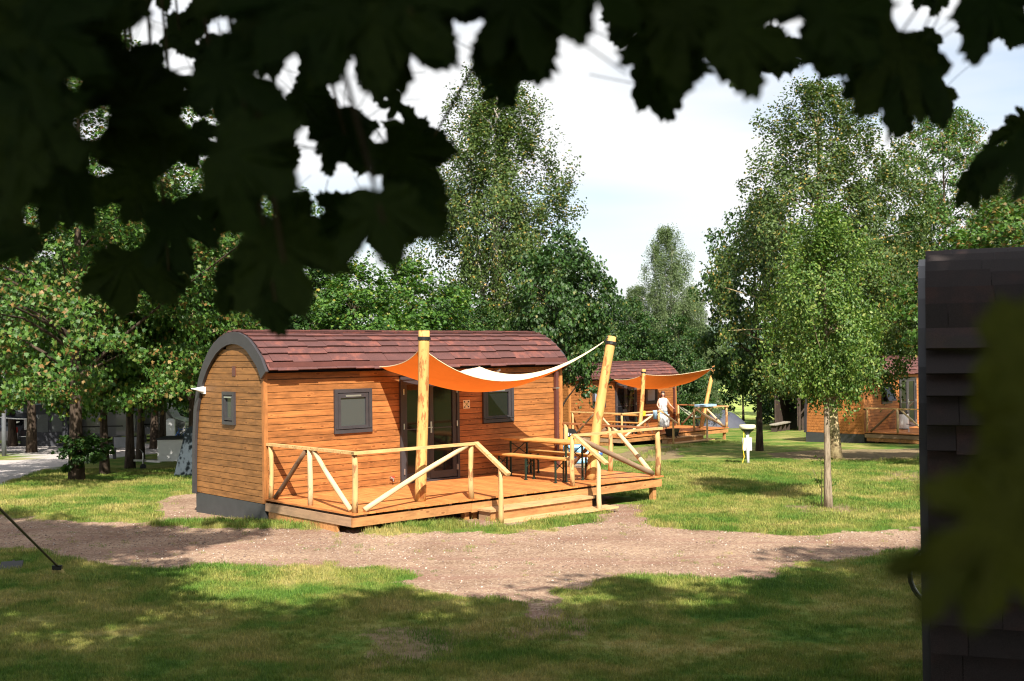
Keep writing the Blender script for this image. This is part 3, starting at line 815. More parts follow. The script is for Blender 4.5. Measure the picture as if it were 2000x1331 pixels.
    for side in (0, 1):
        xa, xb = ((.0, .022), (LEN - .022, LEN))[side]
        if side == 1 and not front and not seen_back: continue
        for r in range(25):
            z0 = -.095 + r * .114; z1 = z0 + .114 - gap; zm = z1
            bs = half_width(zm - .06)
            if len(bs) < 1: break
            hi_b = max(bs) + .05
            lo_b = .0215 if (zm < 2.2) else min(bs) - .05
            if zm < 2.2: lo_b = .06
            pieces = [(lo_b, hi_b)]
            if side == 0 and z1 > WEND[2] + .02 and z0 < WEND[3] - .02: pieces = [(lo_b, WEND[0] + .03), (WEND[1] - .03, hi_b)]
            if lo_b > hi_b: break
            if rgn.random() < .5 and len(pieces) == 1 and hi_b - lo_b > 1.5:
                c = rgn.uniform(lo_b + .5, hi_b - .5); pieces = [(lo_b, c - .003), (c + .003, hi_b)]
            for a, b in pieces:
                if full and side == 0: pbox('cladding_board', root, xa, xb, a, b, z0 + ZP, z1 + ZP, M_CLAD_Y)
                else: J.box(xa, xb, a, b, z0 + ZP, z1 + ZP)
    if J.V:
        o = lpart('cladding_boards', root, J, M_CLAD); o['kind'] = 'stuff'
    for xx in (0, LEN):
        s_ = -1 if xx == 0 else 1
        lpart('corner_board', root, MB().box(xx - .012 if xx == 0 else xx - .07, xx + .07 if xx == 0 else xx + .012, -.014, .055, -.09 + ZP, 2.2 + ZP), M_TRIMW)
    if front:
        window(root, WIN1, M_BLUEPANE if not full and not tilt else (M_GREYPANE if full else M_GLASS), tilt=tilt)
        window(root, WIN2, M_GLASS if full else M_BLUEPANE)
        door(root)
        end_window(root)
    return root
main_cab = cabin('nearest timber cabin with brown tiled barrel roof, grey arch and glazed double door', -4.3746, 19.7886, .449, .7287)
# small things fixed to the main cabin
lamp = lathe([(.0, 0), (.055, .0), (.065, .02), (.06, .05), (.05, .09), (.035, .14), (.02, .19), (.012, .24), (.005, .27)], 14)
ol = MB().add(*lamp).build('wall_lamp', M_WHITE, main_cab, True); ol.location = (0, 2.25, 1.87 + ZP); ol.rotation_euler = (0, R(-83), 0)
MB().box(-.03, -.001, 2.19, 2.31, 1.80 + ZP, 1.93 + ZP).build('lamp_base', M_WHITE, ol).matrix_parent_inverse = ol.matrix_basis.inverted()
MB().box(-.012, .002, 1.005, 1.13, 2.14 + ZP, 2.32 + ZP).build('vent', M_GUTTER, main_cab)
t_ = MB().box(2.68, 2.73, -.04, .0, .12 + ZP, .17 + ZP); t_.tube([(2.705, -.04, .14 + ZP), (2.705, -.08, .14 + ZP), (2.705, -.09, .08 + ZP)], .01, 6)
MB().box(2.68, 2.74, -.09, -.07, .15 + ZP, .175 + ZP).build('tap_handle', M_RED, t_.build('tap', M_STEEL, main_cab)); 
# picture sign with four small figures round a cross
sg = MB().box(4.51, 4.685, -.012, .0, 1.385 + ZP, 1.56 + ZP).build('sign', plain('cream_enamel', (.72, .62, .42), .4), main_cab)
cx, cz = 4.597, 1.472 + ZP; fig = MB()
fig.bar((cx - .03, -.0145, cz - .03), (cx + .03, -.0145, cz + .03), .004, .011); fig.bar((cx - .03, -.0165, cz + .03), (cx + .03, -.0165, cz - .03), .004, .011)
fig.build('crossed_mark', plain('olive_print', (.25, .28, .05), .5), sg)
fg_ = MB()
for dx, dz in ((-.055, .05), (.05, .05), (-.05, -.055), (.045, -.05)):
    fg_.add(*[(lambda V, F: ([(cx + dx + v[0] * s_, -.0135, cz + dz + v[1] * s_ * .8) for v in V], F))([(math.cos(a) * (1 + .3 * math.sin(3 * a)), math.sin(a)) for a in np.linspace(0, 2 * math.pi, 9)[:-1]], [tuple(range(8))]) for s_ in (.02,)][0])
fg_.build('printed_figure', M_BLACK, sg)
pbox('wall_bracket', main_cab, 4.47, 4.95, -.10, -.03, 2.262 + ZP, 2.285 + ZP, M_STEEL)
pbox('wall_light', main_cab, 3.62, 4.0, -.08, -.052, 2.0 + ZP, 2.04 + ZP, M_STEP)
sl_ = MB().tube([(5.35, -.02, 2.12 + ZP), (5.35, -.09, 2.12 + ZP), (5.42, -.12, 2.16 + ZP)], .022, 8); sl_.build('spotlight', M_WHITE, main_cab, True)

# ------------------------------------------------------------ decks
def deck(label, x, y, zdeck, yaw, full=True, L=7.42, stairs=(2.52, 4.93), grp='raised timber decks', right=True):
    root = thing('timber_deck', label, 'deck', (x, y, zdeck - ZP), yaw, grp)
    rgn = random.Random(31); D = 2.78
    w = .143; J = MB(); xx = .0
    while xx < L - .02:
        b = min(L, xx + w - .008); e = rgn.uniform(-.006, .006)
        if full: pbox('deck_board', root, xx, b, -D + e, -.016, ZP - .028 + rgn.uniform(-.0015, .0015), ZP, M_DECK)
        else: J.box(xx, b, -D + e, -.016, ZP - .028, ZP)
        xx += w
    if not full: o = J.build('deck_boards', M_DECK, root); o['kind'] = 'stuff'
    if stairs: segs = [(.0, stairs[0] - .1), (stairs[0] - .096, stairs[1] + .35), (stairs[1] + .354, L - .03)]
    else: segs = [(0, L - .03)]
    for a, b in segs: pbox('fascia_board', root, a, b, -D + .03, -D + .07, ZP - .215, ZP - .072, M_DECK_X)
    pbox('side_board', root, .0, .04, -D + .074, -.02, ZP - .215, ZP - .072, M_DECK_Y)
    pbox('side_board', root, L - .07, L - .03, -D + .074, -.02, ZP - .215, ZP - .072, M_DECK_Y)
    for k in range(9):
        bx = .25 + k * .86
        if bx < L - .1: pbox('joist', root, bx, bx + .06, -D + .074, -.02, ZP - .2, ZP - .03, M_DECK_Y)
    pbox('side_board', root, .02, .06, -D + .5, -.1, ZP - .36, ZP - .222, M_DECK_X)
    for bx, by in ((.35, -D + .12), (2.35, -D + .12), (2.55, -D + .14), (5.2, -D + .15), (7.2, -D + .1), (.3, -.4), (7.2, -.4), (4.8, -.3)):
        pbox('support_post', root, bx, bx + .1, by, by + .1, -.25, ZP - .222, M_DECK_X)
    # railing
    b0 = -2.74; hr = .97 + ZP; a0 = .07; a1 = 7.33
    def rp(a, b, top=.93, r=.045, mat=M_LOG, base=0.0, lean=0):
        log('rail_post', root, (a, b, ZP + base), (a + lean, b, ZP + top), r, r * .85, mat, seed=int(a * 77 + b * 13))
    rp(a0, -.10); rp(a0, -1.40, mat=M_LOGP, r=.05); rp(a0 + .01, b0 + .04, r=.052)
    log('rail_brace', root, (a0, -.25, ZP + .03), (a0, -1.28, ZP + .92), .045, .04, M_LOGD, seed=3)
    log('rail_brace', root, (a0, -1.52, ZP + .92), (a0, b0 + .14, ZP + .04), .04, .042, M_LOGP, seed=4)
    log('rail_brace', root, (a0 + .16, b0, ZP + .04), (2.35, b0, ZP + .92), .045, .04, M_LOGP, seed=5)
    MB().bar((a0, .0, hr - .022), (a0, b0 - .03, hr - .022), .09, .045).build('top_rail', wood_rail, root)
    if stairs:
        s0, s1 = stairs
        MB().bar((a0 - .045, b0, hr - .024), (s0 + .03, b0, hr - .024), .09, .045).build('top_rail', wood_railx, root)
        MB().bar((s1 - .03, b0, hr - .024), (a1 + .08, b0, hr - .024), .09, .045).build('top_rail', wood_railx, root)
        rp(s0 - .06, b0 + .02, r=.05); rp(s1 - .02, b0 + .02, r=.048)
        for sx in (s0 + .03, s1 + .0):
            MB().bar((sx, b0 - .0, hr - .015), (sx + .02, b0 - .82, hr - .50), .09, .05).build('stair_rail', wood_railx, root)
            log('rail_post', root, (sx + .02, b0 - .62, -.05), (sx + .02, b0 - .62, hr - .40), .048, .04, M_LOG if sx < 3 else M_LOGP, seed=int(sx * 10))
        log('rail_brace', root, (s1 + .12, b0 + .02, ZP + .90), (a1 - .18, b0 + .02, ZP + .06), .05, .055, M_LOGG, seed=9)
        # steps
        st0, st1 = s0 + .06, s1 + .12
        pbox('step_riser', root, st0, st1, -D - .30, -D - .27, .02, .20, M_DECK_X)
        pbox('step_tread', root, st0 - .04, st1 + .04, -D - .34, -D + .02, .205, .24, M_STEP)
        pbox('step_side', root, st0, st0 + .03, -D - .268, -D + .02, .0, .2, M_DECK_Y)
        pbox('step_tread', root, st0 + .0, st1 + .35, -D - .64, -D - .305, .02, .055, M_STEP)
        pbox('step_riser', root, s0 - .1, s1 + .35, -D + .02, -D + .028, ZP - .23, ZP - .07, M_DECK_X)
    else:
        MB().bar((a0, b0, hr - .024), (a1 + .08, b0, hr - .024), .09, .045).build('top_rail', wood_railx, root)
        for a in (1.6, 3.1, 4.6, 6.0): rp(a, b0)
    if right:
        MB().bar((a1, -.02, hr - .022), (a1, b0 + .04, hr - .022), .08, .04).build('top_rail', wood_rail2, root)
        rp(a1, b0 + .04, r=.06); rp(a1, -1.40, r=.052); rp(a1, -.10, r=.055)
        log('rail_brace', root, (a1, -1.5, ZP + .92), (a1, b0 + .22, ZP + .05), .045, .05, M_LOGP, seed=12)
        log('rail_brace', root, (a1, -.25, ZP + .05), (a1, -1.30, ZP + .9), .045, .04, M_LOGD, seed=13)
    return root
wood_rail = M_RAIL; wood_railx = M_RAIL; wood_rail2 = wood('red_brown_rail', (.36, .15, .06), 1, knots=False)
deck('nearest deck in front of the main cabin, with log railings and two steps', -4.3746, 19.7886, .449, .7287)

# ------------------------------------------------------------ sails and posts
C_MAIN = (-4.3746, 19.7886, .449, .7287); C_TWO = (2.3413, 46.5793, -.444, .7851); C_THREE = (13.9421, 44.8064, -.353, .7647)
def loc(c, a, b, z):
    u = Vector((math.cos(c[3]), math.sin(c[3]), 0)); v = Vector((-u.y, u.x, 0))
    return Vector((c[0], c[1], c[2])) + u * a + v * b + Vector((0, 0, z))
def sail_post(label, c, base, top, r, seed, grp='leaning log posts holding the shade sails'):
    p = loc(c, *base); q = loc(c, *top)
    root = thing('sail_post', label, 'post', p, 0, grp)
    o = log('pole', root, (0, 0, 0), q - p, r, r * .93, M_POST, 14, .012, seed)
    d = (q - p).normalized(); k = (q - p).length - .17
    lathe_v, lathe_f = lathe([(r * 1.0, 0), (r * 1.12, .005), (r * 1.12, .06), (r * 1.0, .065)], 14)
    s = MB().add(lathe_v, lathe_f); s.box(-.03, .05, -r * 1.25, -r * 1.05, .01, .05)
    s_ = s.build('strap', M_BLACK, root); s_.location = d * k; s_.rotation_mode = 'QUATERNION'; s_.rotation_quaternion = d.to_track_quat('Z', 'Y')
    return root
sail_post('tall upright yellow log post through the railing left of the cabin steps', C_MAIN, (1.678, -2.30, 0), (1.80, -2.30, 2.90), .098, 2)
sail_post('tall log post leaning right beside the beer table on the main deck', C_MAIN, (5.90, -2.20, 0), (6.54, -2.24, 2.80), .10, 5)
def sail(label, c, A, B, D, C, sagAB, sagDB, sagCA, sagCD, grp='orange and cream shade sails', flip=False):
    """Coons patch with corners C (wall) A (post) B (post) D (wall)"""
    A, B, C_, D = [loc(c, *q) for q in (A, B, C, D)]
    org = C_.copy(); A, B, C_, D = [q - org for q in (A, B, C_, D)]
    cen = (A + B + C_ + D) / 4
    def edge(p, q, sag, inw):
        def f(t):
            m = p.lerp(q, t); s = 4 * t * (1 - t)
            mid = (p + q) / 2; w = (cen - mid); w.z = 0
            if w.length: w.normalize()
            return m + Vector((0, 0, -sag * s)) + w * (inw * s)
        return f
    eCA = edge(C_, A, sagCA, .12); eCD = edge(C_, D, sagCD, .12); eAB = edge(A, B, sagAB, .2); eDB = edge(D, B, sagDB, .15)
    n = 28; V = []
    for i in range(n + 1):
        u = i / n       # C->A direction
        for j in range(n + 1):
            v = j / n   # C->D direction
            p = (eCA(u) * (1 - v) + eDB(u) * v) + (eCD(v) * (1 - u) + eAB(v) * u) - (C_ * (1 - u) * (1 - v) + A * u * (1 - v) + D * (1 - u) * v + B * u * v)
            V.append(tuple(p))
    idx = np.arange((n + 1) ** 2).reshape(n + 1, n + 1)
    q = np.stack([idx[:-1, :-1], idx[:-1, 1:], idx[1:, 1:], idx[1:, :-1]], -1).reshape(-1, 4)
    V = np.array(V)
    # make the faces point up
    e1 = V[idx[0, 1]] - V[idx[0, 0]]; e2 = V[idx[1, 0]] - V[idx[0, 0]]
    if np.cross(e1, e2)[2] < 0: q = q[:, ::-1]
    root = thing('shade_sail', label, 'shade sail', org, 0, grp)
    link('cloth', np_mesh('cloth', V, q, M_SAIL, True), root)
    hem = MB()
    rim = [eCA(t / 20) for t in range(21)]; hem.tube(rim, .009, 5)
    rim = [eAB(t / 20) for t in range(21)]; hem.tube(rim, .009, 5)
    rim = [eDB(t / 20) for t in range(21)]; hem.tube(rim, .009, 5)
    hem.build('hem', plain('cream_webbing', (.75, .6, .38), .7), root)
    for q_, dx_ in ((A, .0), (B, .12)):
        MB().tube([q_, q_ + Vector((dx_ * .8, 0, .10))], .012, 6).build('rope', M_BLACK, root)
    return root
sail('large shade sail between the main cabin wall and its two log posts', C_MAIN, (1.80, -2.20, 2.62), (6.34, -2.2, 2.70), (4.75, -.09, 2.28), (2.335, -.06, 2.27), .68, .40, .10, .22)

# ------------------------------------------------------------ things on the main deck
def frame_legs(mb, w, h, s=.03, brace=.0):
    """a folding steel leg pair in the local X-Z plane"""
    mb.bar((-w / 2, 0, 0), (-w / 2, 0, h), s, s); mb.bar((w / 2, 0, 0), (w / 2, 0, h), s, s)
    mb.bar((-w / 2 - .03, 0, .012), (-w / 2 + .03, 0, .012), s * 1.2, .02); mb.bar((w / 2 - .03, 0, .012), (w / 2 + .03, 0, .012), s * 1.2, .02)
    mb.bar((-w / 2, .012, h - .02), (w / 2, .012, h * .60), .02, .012); mb.bar((-w / 2, -.012, h * .60), (w / 2, -.012, h - .02), .02, .012)
def board_set(name, cat, label, c, a, b0, b1, w, h, legs, grp=None):
    p = loc(c, a, (b0 + b1) / 2, 0)
    root = thing(name, label, cat, p, c[3], grp); L = b1 - b0
    pbox('board' if cat == 'bench' else 'tabletop', root, -w / 2, w / 2, -L / 2, L / 2, h - .028, h, M_BEER)
    for s in (-1, 1): pbox('edge_batten', root, s * (w / 2 - .03) - .012, s * (w / 2 - .03) + .012, -L / 2 + .1, L / 2 - .1, h - .052, h - .029, M_BEER)
    for bb in legs:
        m = MB(); frame_legs(m, w * .86, h - .055); o = m.build('leg_frame', M_GREEN_ST, root); o.location = (0, bb, 0)
    return root
board_set('beer_table', 'table', 'long wooden beer table with dark green folding legs on the main deck', C_MAIN, 5.53, -2.42, -.26, .52, .77, (-.80, .80))
g = 'beer benches on the main deck'
board_set('beer_bench', 'bench', 'nearer beer bench, its sunlit end close to the stair railing', C_MAIN, 5.13, -2.42, -.22, .25, .48, (-.82, .02, .82), g)
board_set('beer_bench', 'bench', 'farther beer bench behind the beer table', C_MAIN, 6.0, -2.30, -.30, .25, .48, (-.80, .80), g)
# case and blue pool behind the main deck
q = loc(C_MAIN, 7.25, -.55, -.41)
root = thing('equipment_case', 'black case with a yellow plate hung behind the rail post by the cabin corner', 'case', at(1113, 886), R(20))
root.location.z = float(gz(root.location.x, root.location.y))
m = MB(); m.box(-.5, .2, -.2, .2, .0, .05); m.box(-.48, -.44, -.18, .18, .05, .42); m.box(.1, .14, -.18, .18, .05, .42); m.build('stand', M_BLACK, root)
pv = [(-.50, .42), (.22, .42), (.22, .70), (.12, .86), (-.4, .90), (-.50, .8)]; k = len(pv)
MB().add([(x, y, z) for y in (-.2, .2) for x, z in pv], [tuple(range(k)), tuple(range(2 * k - 1, k - 1, -1))] + [(i, i + k, (i + 1) % k + k, (i + 1) % k) for i in range(k)]).build('body', M_BLACK, root)
pl = MB().box(-.26, .17, -.215, -.2005, .44, .58).build('yellow_plate', M_YEL, root)
dg = plain('dark_ink', (.05, .04, .02), .5)
mm = MB()
for dx in (0.0, .12, .24):
    x = -.22 + dx
    for s in ([(0, .02, .06, .02), (0, .11, .06, .11), (0, .065, .06, .065), (.06, .11, .06, .065), (0, .065, 0, .02)], [(0, .11, .06, .11), (.06, .11, .02, .02)], [(0, .11, .06, .11), (.06, .11, .06, .065), (.06, .065, 0, .065), (0, .065, 0, .02), (0, .02, .06, .02)])[int(dx / .12)]:
        mm.bar((x + s[0], -.218, .445 + s[1]), (x + s[2], -.218, .445 + s[3]), .004, .012)
mm.build('plate_characters', dg, pl)
MB().box(-.16, -.11, -.21, -.2005, .64, .74).box(-.06, -.02, -.209, -.2005, .66, .71).build('white_mark', M_WHITE, root)
p = at(1133, 903)
root = thing('paddling_pool', 'blue and white inflatable paddling pool on the grass behind the main deck', 'pool', p)
for i, (z, mt) in enumerate(((.09, M_LBLUE), (.25, M_BLUE), (.41, M_LBLUE))):
    pts = [(.62 * math.cos(a), .62 * math.sin(a), z) for a in np.linspace(0, 2 * math.pi, 25)]
    MB().tube(pts, .085, 8, False).build('ring', mt, root, True)
    if i < 2: MB().tube([(.66 * math.cos(a), .66 * math.sin(a), z + .08) for a in np.linspace(0, 2 * math.pi, 25)], .035, 6, False).build('white_seam', M_WHITE, root, True)

def ptd(px, d):
    """ground point at distance d in the direction of photo column px"""
    x = (px - 1000) / F_PX * d; return Vector((x, d, float(gz(x, d))))
# ------------------------------------------------------------ second and third cabins
cabin('farther timber cabin with a woman standing on its deck, right of the main cabin', *C_TWO, full=False)
deck('second deck in the middle distance, in front of the farther cabin', *C_TWO, full=False)
sail_post('thin upright log post in the middle of the second deck', C_TWO, (1.95, -2.09, 0), (2.42, -2.0, 2.66), .09, 7)
sail_post('log post leaning outward at the right end of the second deck', C_TWO, (6.3, -2.07, 0), (7.1, -2.25, 2.74), .09, 8)
sail('orange shade sail over the second deck, sagging between its posts', C_TWO, (2.40, -2.0, 2.46), (7.02, -2.22, 2.62), (5.6, -.05, 2.2), (2.62, -.05, 2.24), .16, .50, .12, .34)
c3 = cabin('half-hidden timber cabin behind the hornbeam with an open top-hung window', *C_THREE, full=False, tilt=R(-22))
deck('deck of the right-hand cabin, partly behind the dark roof', *C_THREE, full=False, stairs=None)

# things on the second deck
p = loc(C_TWO, 3.35, -1.75, 0)
root = thing('folding_table', 'white folding table with a white cloth beside the woman on the second deck', 'table', p, C_TWO[3])
pbox('tabletop', root, -.55, .55, -.35, .35, .70, .73, M_WHITE)
for sx in (-.45, .45):
    MB().bar((sx, -.3, 0), (sx, .3, .7), .025).bar((sx + .03, .3, 0), (sx + .03, -.3, .7), .025).build('leg', M_STEEL, root)
n = 14; Vc = []; 
for i in range(n + 1):
    for j in range(5):
        x = -.1 + .7 * i / n; z = .735 - .14 * j; Vc.append((x, -.37 - .02 * math.sin(i * 2.2 + j) * (j > 0), z))
idx = np.arange((n + 1) * 5).reshape(n + 1, 5)
o = link('tablecloth', np_mesh('tablecloth', Vc, np.stack([idx[:-1, :-1], idx[1:, :-1], idx[1:, 1:], idx[:-1, 1:]], -1).reshape(-1, 4), M_WHITE, True)); o.matrix_world = root.matrix_basis
tag(o, 'white cloth hanging from the front of the folding table on the second deck', 'cloth')
o.modifiers.new('thick', 'SOLIDIFY').thickness = .004
o.location = p; o.rotation_euler = (0, 0, C_TWO[3])
g2 = 'beer tables and benches on the second deck'
board_set('beer_table', 'table', 'beer table at the left of the second deck', C_TWO, 2.35, -2.0, -.5, .5, .77, (-.55, .55), None)
board_set('beer_bench', 'bench', 'beer bench left of the table on the second deck', C_TWO, 1.9, -2.1, -.4, .25, .48, (-.6, .6), None)
p = loc(C_TWO, 3.0, -.9, 0)
root = thing('folding_chair', 'black folding chair in the shade by the second cabin door', 'chair', p, C_TWO[3] + .4)
pbox('seat', root, -.24, .24, -.22, .22, .42, .45, M_BLACK); MB().bar((-.0, .22, .45), (0, .34, .95), .46, .03).build('backrest', M_BLACK, root)
for sx in (-.22, .22): MB().bar((sx, -.22, 0), (sx, .2, .45), .02).bar((sx, .24, 0), (sx, -.2, .45), .02).build('leg', M_STEEL, root)
# woman
def skin_mesh(name, joints, edges, mat, sub=2):
    me = bpy.data.meshes.new(name); me.from_pydata([j[:3] for j in joints], edges, [])
    o = bpy.data.objects.new(name, me); COL.objects.link(o)
    md = o.modifiers.new('s', 'SKIN'); md.use_smooth_shade = True
    for v, j in zip(me.skin_vertices[0].data, joints): v.radius = (j[3], j[4] if len(j) > 4 else j[3]); 
    me.skin_vertices[0].data[0].use_root = True
    o.modifiers.new('b', 'SUBSURF').levels = sub
    dg_ = bpy.context.evaluated_depsgraph_get(); r = bpy.data.meshes.new_from_object(o.evaluated_get(dg_))
    COL.objects.unlink(o); bpy.data.objects.remove(o)
    r.materials.clear(); r.materials.append(mat)
    r.polygons.foreach_set('use_smooth', [True] * len(r.polygons))
    return r
M_SKIN = plain('skin', (.55, .29, .20), .5); M_HAIR = plain('dark_brown_hair', (.03, .012, .01), .5)
root = thing('person', 'woman with dark hair in a white sleeveless top standing on the second deck', 'person', loc(C_TWO, 4.02, -1.75, 0), C_TWO[3] - .75)
J = [(0, 0, .88, .13, .10), (0, 0, 1.05, .105, .085), (0, 0, 1.22, .13, .095), (0, .01, 1.34, .12, .075), (0, .01, 1.42, .05), (0, -.005, 1.475, .045), (0, -.02, 1.55, .075, .085), (0, -.01, 1.63, .07, .075),
     (-.17, .01, 1.345, .05), (-.25, 0, 1.12, .036), (-.20, -.20, .97, .027), (-.17, -.27, .95, .022, .03),
     (.17, .01, 1.345, .05), (.29, .02, 1.13, .036), (.40, -.10, 1.0, .027), (.43, -.16, .97, .022, .03),
     (-.085, 0, .80, .088), (-.095, -.02, .47, .055), (-.10, .02, .25, .05), (-.10, .03, .07, .032), (-.11, -.10, .03, .032, .022),
     (.085, 0, .80, .088), (.10, -.03, .47, .055), (.12, .02, .25, .05), (.12, .03, .07, .032), (.13, -.10, .03, .032, .022)]
for s, w in ((-1, 11), (1, 15)): pass
E_ = [(0, 1), (1, 2), (2, 3), (3, 4), (4, 5), (5, 6), (6, 7), (3, 8), (8, 9), (9, 10), (10, 11), (3, 12), (12, 13), (13, 14), (14, 15), (0, 16), (16, 17), (17, 18), (18, 19), (19, 20), (0, 21), (21, 22), (22, 23), (23, 24), (24, 25)]
link('body', skin_mesh('body', J, E_, M_SKIN), root)
for (hx, hy, hz, dx) in ((-.17, -.27, .95, .4), (.43, -.16, .97, .3)):
    fm = MB()
    for k in range(4):
        x = hx - .022 + .015 * k; fm.tube([(x, hy, hz), (x + dx * .02, hy - .045, hz - .01), (x + dx * .03, hy - .07 - .006 * (k in (1, 2)), hz - .035)], [.009, .008, .006], 6)
    fm.tube([(hx + (.02 if hx < 0 else -.02), hy + .01, hz), (hx + (.045 if hx < 0 else -.045), hy - .03, hz - .01)], [.011, .008], 6)
    fm.build('fingers', M_SKIN, root, True)
def shell(name, rings, mat, n=20):
    V = []; F = []
    for (cx_, cy_, z, rx, ry, wv) in rings:
        for k in range(n):
            a = 2 * math.pi * k / n; w_ = 1 + wv * math.sin(a * 5)
            V.append((cx_ + rx * math.cos(a) * w_, cy_ + ry * math.sin(a) * w_, z))
    for i in range(len(rings) - 1):
        for k in range(n): k2 = (k + 1) % n; F.append((i * n + k, i * n + k2, (i + 1) * n + k2, (i + 1) * n + k))
    o = MB().add(V, F).build(name, mat, root, True); o.modifiers.new('t', 'SOLIDIFY').thickness = .006; return o
shell('tank_top', [(0, 0, .84, .195, .16, .04), (0, 0, .95, .185, .15, .03), (0, 0, 1.06, .165, .14, .02), (0, -.005, 1.2, .185, .155, .02), (0, 0, 1.32, .185, .135, 0), (0, .01, 1.40, .15, .10, 0)], M_WHITE)
shell('skirt', [(0, 0, .86, .17, .14, .02), (0, 0, .7, .2, .17, .05), (0, 0, .5, .225, .19, .07)], M_DENIM)
hv, hf = lathe([(.02, 1.70), (.075, 1.685), (.10, 1.63), (.102, 1.56), (.09, 1.50), (.075, 1.45)], 16)
hv = [(x, y + .02 if y > -.03 else max(y, -.055) + .0, z) if z > 1.62 else (x, max(y, -.035) + .02, z) for x, y, z in hv]
MB().add(hv, hf).build('hair', M_HAIR, root, True)
for s in (-1, 1): MB().box(s * .03 - .008, s * .03 + .008, -.108, -.098, 1.563, 1.572).build('eye', M_BLACK, root)
MB().tube([(0, -.10, 1.555), (0, -.118, 1.53)], [.008, .012], 6).build('nose', M_SKIN, root, True)
MB().box(-.02, .02, -.104, -.096, 1.503, 1.51).build('mouth', M_RED, root)
def drape(name, label, cat, p, rz, w, h, mat):
    V = []
    for i in range(11):
        for j in range(7):
            V.append((-w / 2 + w * i / 10, -.055 - .012 * math.sin(i * 1.9) * j / 6 if j > 0 else 0, .015 - (h * (j - 1) / 5 if j > 1 else 0)))
    idx = np.arange(77).reshape(11, 7)
    o = link(name, np_mesh(name, V, np.stack([idx[:-1, :-1], idx[1:, :-1], idx[1:, 1:], idx[:-1, 1:]], -1).reshape(-1, 4), mat, True))
    o.location = p; o.rotation_euler = (0, 0, rz); o.modifiers.new('t', 'SOLIDIFY').thickness = .01
    return tag(o, label, cat)
drape('towel', 'pale blue towel hanging over the second deck railing right of the woman', 'towel', loc(C_TWO, 2.12, -2.74, .97), C_TWO[3], .24, .36, M_DENIM)
drape('cloth', 'yellow cloth hanging over the second deck railing in front of the woman', 'cloth', loc(C_TWO, 1.40, -2.74, .97), C_TWO[3], .16, .20, M_YEL)
# fire basket on the step, tray on the railing, hammock, bicycle, tent
p = loc(C_TWO, 3.05, -2.95, -.17)
root = thing('fire_basket', 'black metal fire basket on the steps of the second deck', 'fire basket', p, C_TWO[3] + .2)
V = [(-.2, -.15, .05), (.2, -.15, .05), (.2, .15, .05), (-.2, .15, .05), (-.3, -.2, .36), (.3, -.2, .36), (.3, .2, .36), (-.3, .2, .36)]
MB().add(V, [(0, 3, 2, 1), (0, 1, 5, 4), (1, 2, 6, 5), (2, 3, 7, 6), (3, 0, 4, 7)]).build('bowl', M_BLACK, root)
for sx in (-1, 1): MB().bar((sx * .28, -.18, 0), (sx * .05, -.18, .22), .02).bar((sx * .02, -.18, 0), (sx * .27, -.18, .34), .02).build('leg', M_BLACK, root)
p = loc(C_TWO, 5.75, -2.72, .97)
root = thing('drying_tray', 'grey-blue plastic tray lying across the right-hand railing of the second deck', 'tray', p, C_TWO[3] - .1)
MB().box(-.42, .42, -.26, .26, .03, .06).build('base', M_DENIM, root); MB().box(-.42, .42, -.26, -.24, .06, .12).box(-.42, .42, .24, .26, .06, .12).box(-.42, -.4, -.24, .24, .06, .12).box(.4, .42, -.24, .24, .06, .12).build('rim', M_DENIM, root)
MB().box(-.03, .03, -.05, .05, -.01, .03).build('foot', M_DENIM, root)
p = loc(C_TWO, 7.33, -.1, .9)
root = thing('hammock', 'pale green hammock slung from the right railing of the second deck', 'hammock', p, C_TWO[3])
V = []
for i in range(17):
    t = i / 16
    for j in range(6):
        s = (j / 5 - .5) * .7 * math.sin(math.pi * min(1, max(0, t))) ** .6
        V.append((s * .8 + .3 * math.sin(math.pi * t), -1.9 * t, -.62 * math.sin(math.pi * t) + abs(s) * .25))
idx = np.arange(17 * 6).reshape(17, 6)
link('hammock_cloth', np_mesh('hammock_cloth', V, np.stack([idx[:-1, :-1], idx[1:, :-1], idx[1:, 1:], idx[:-1, 1:]], -1).reshape(-1, 4), plain('hammock_green', (.22, .24, .15), .8), True), root).modifiers.new('t', 'SOLIDIFY').thickness = .006
MB().tube([(0, .05, .05), (0, 0, 0)], .008, 5).tube([(0, -1.9, 0), (0, -2.2, .05)], .008, 5).build('cord', M_WHITE, root)
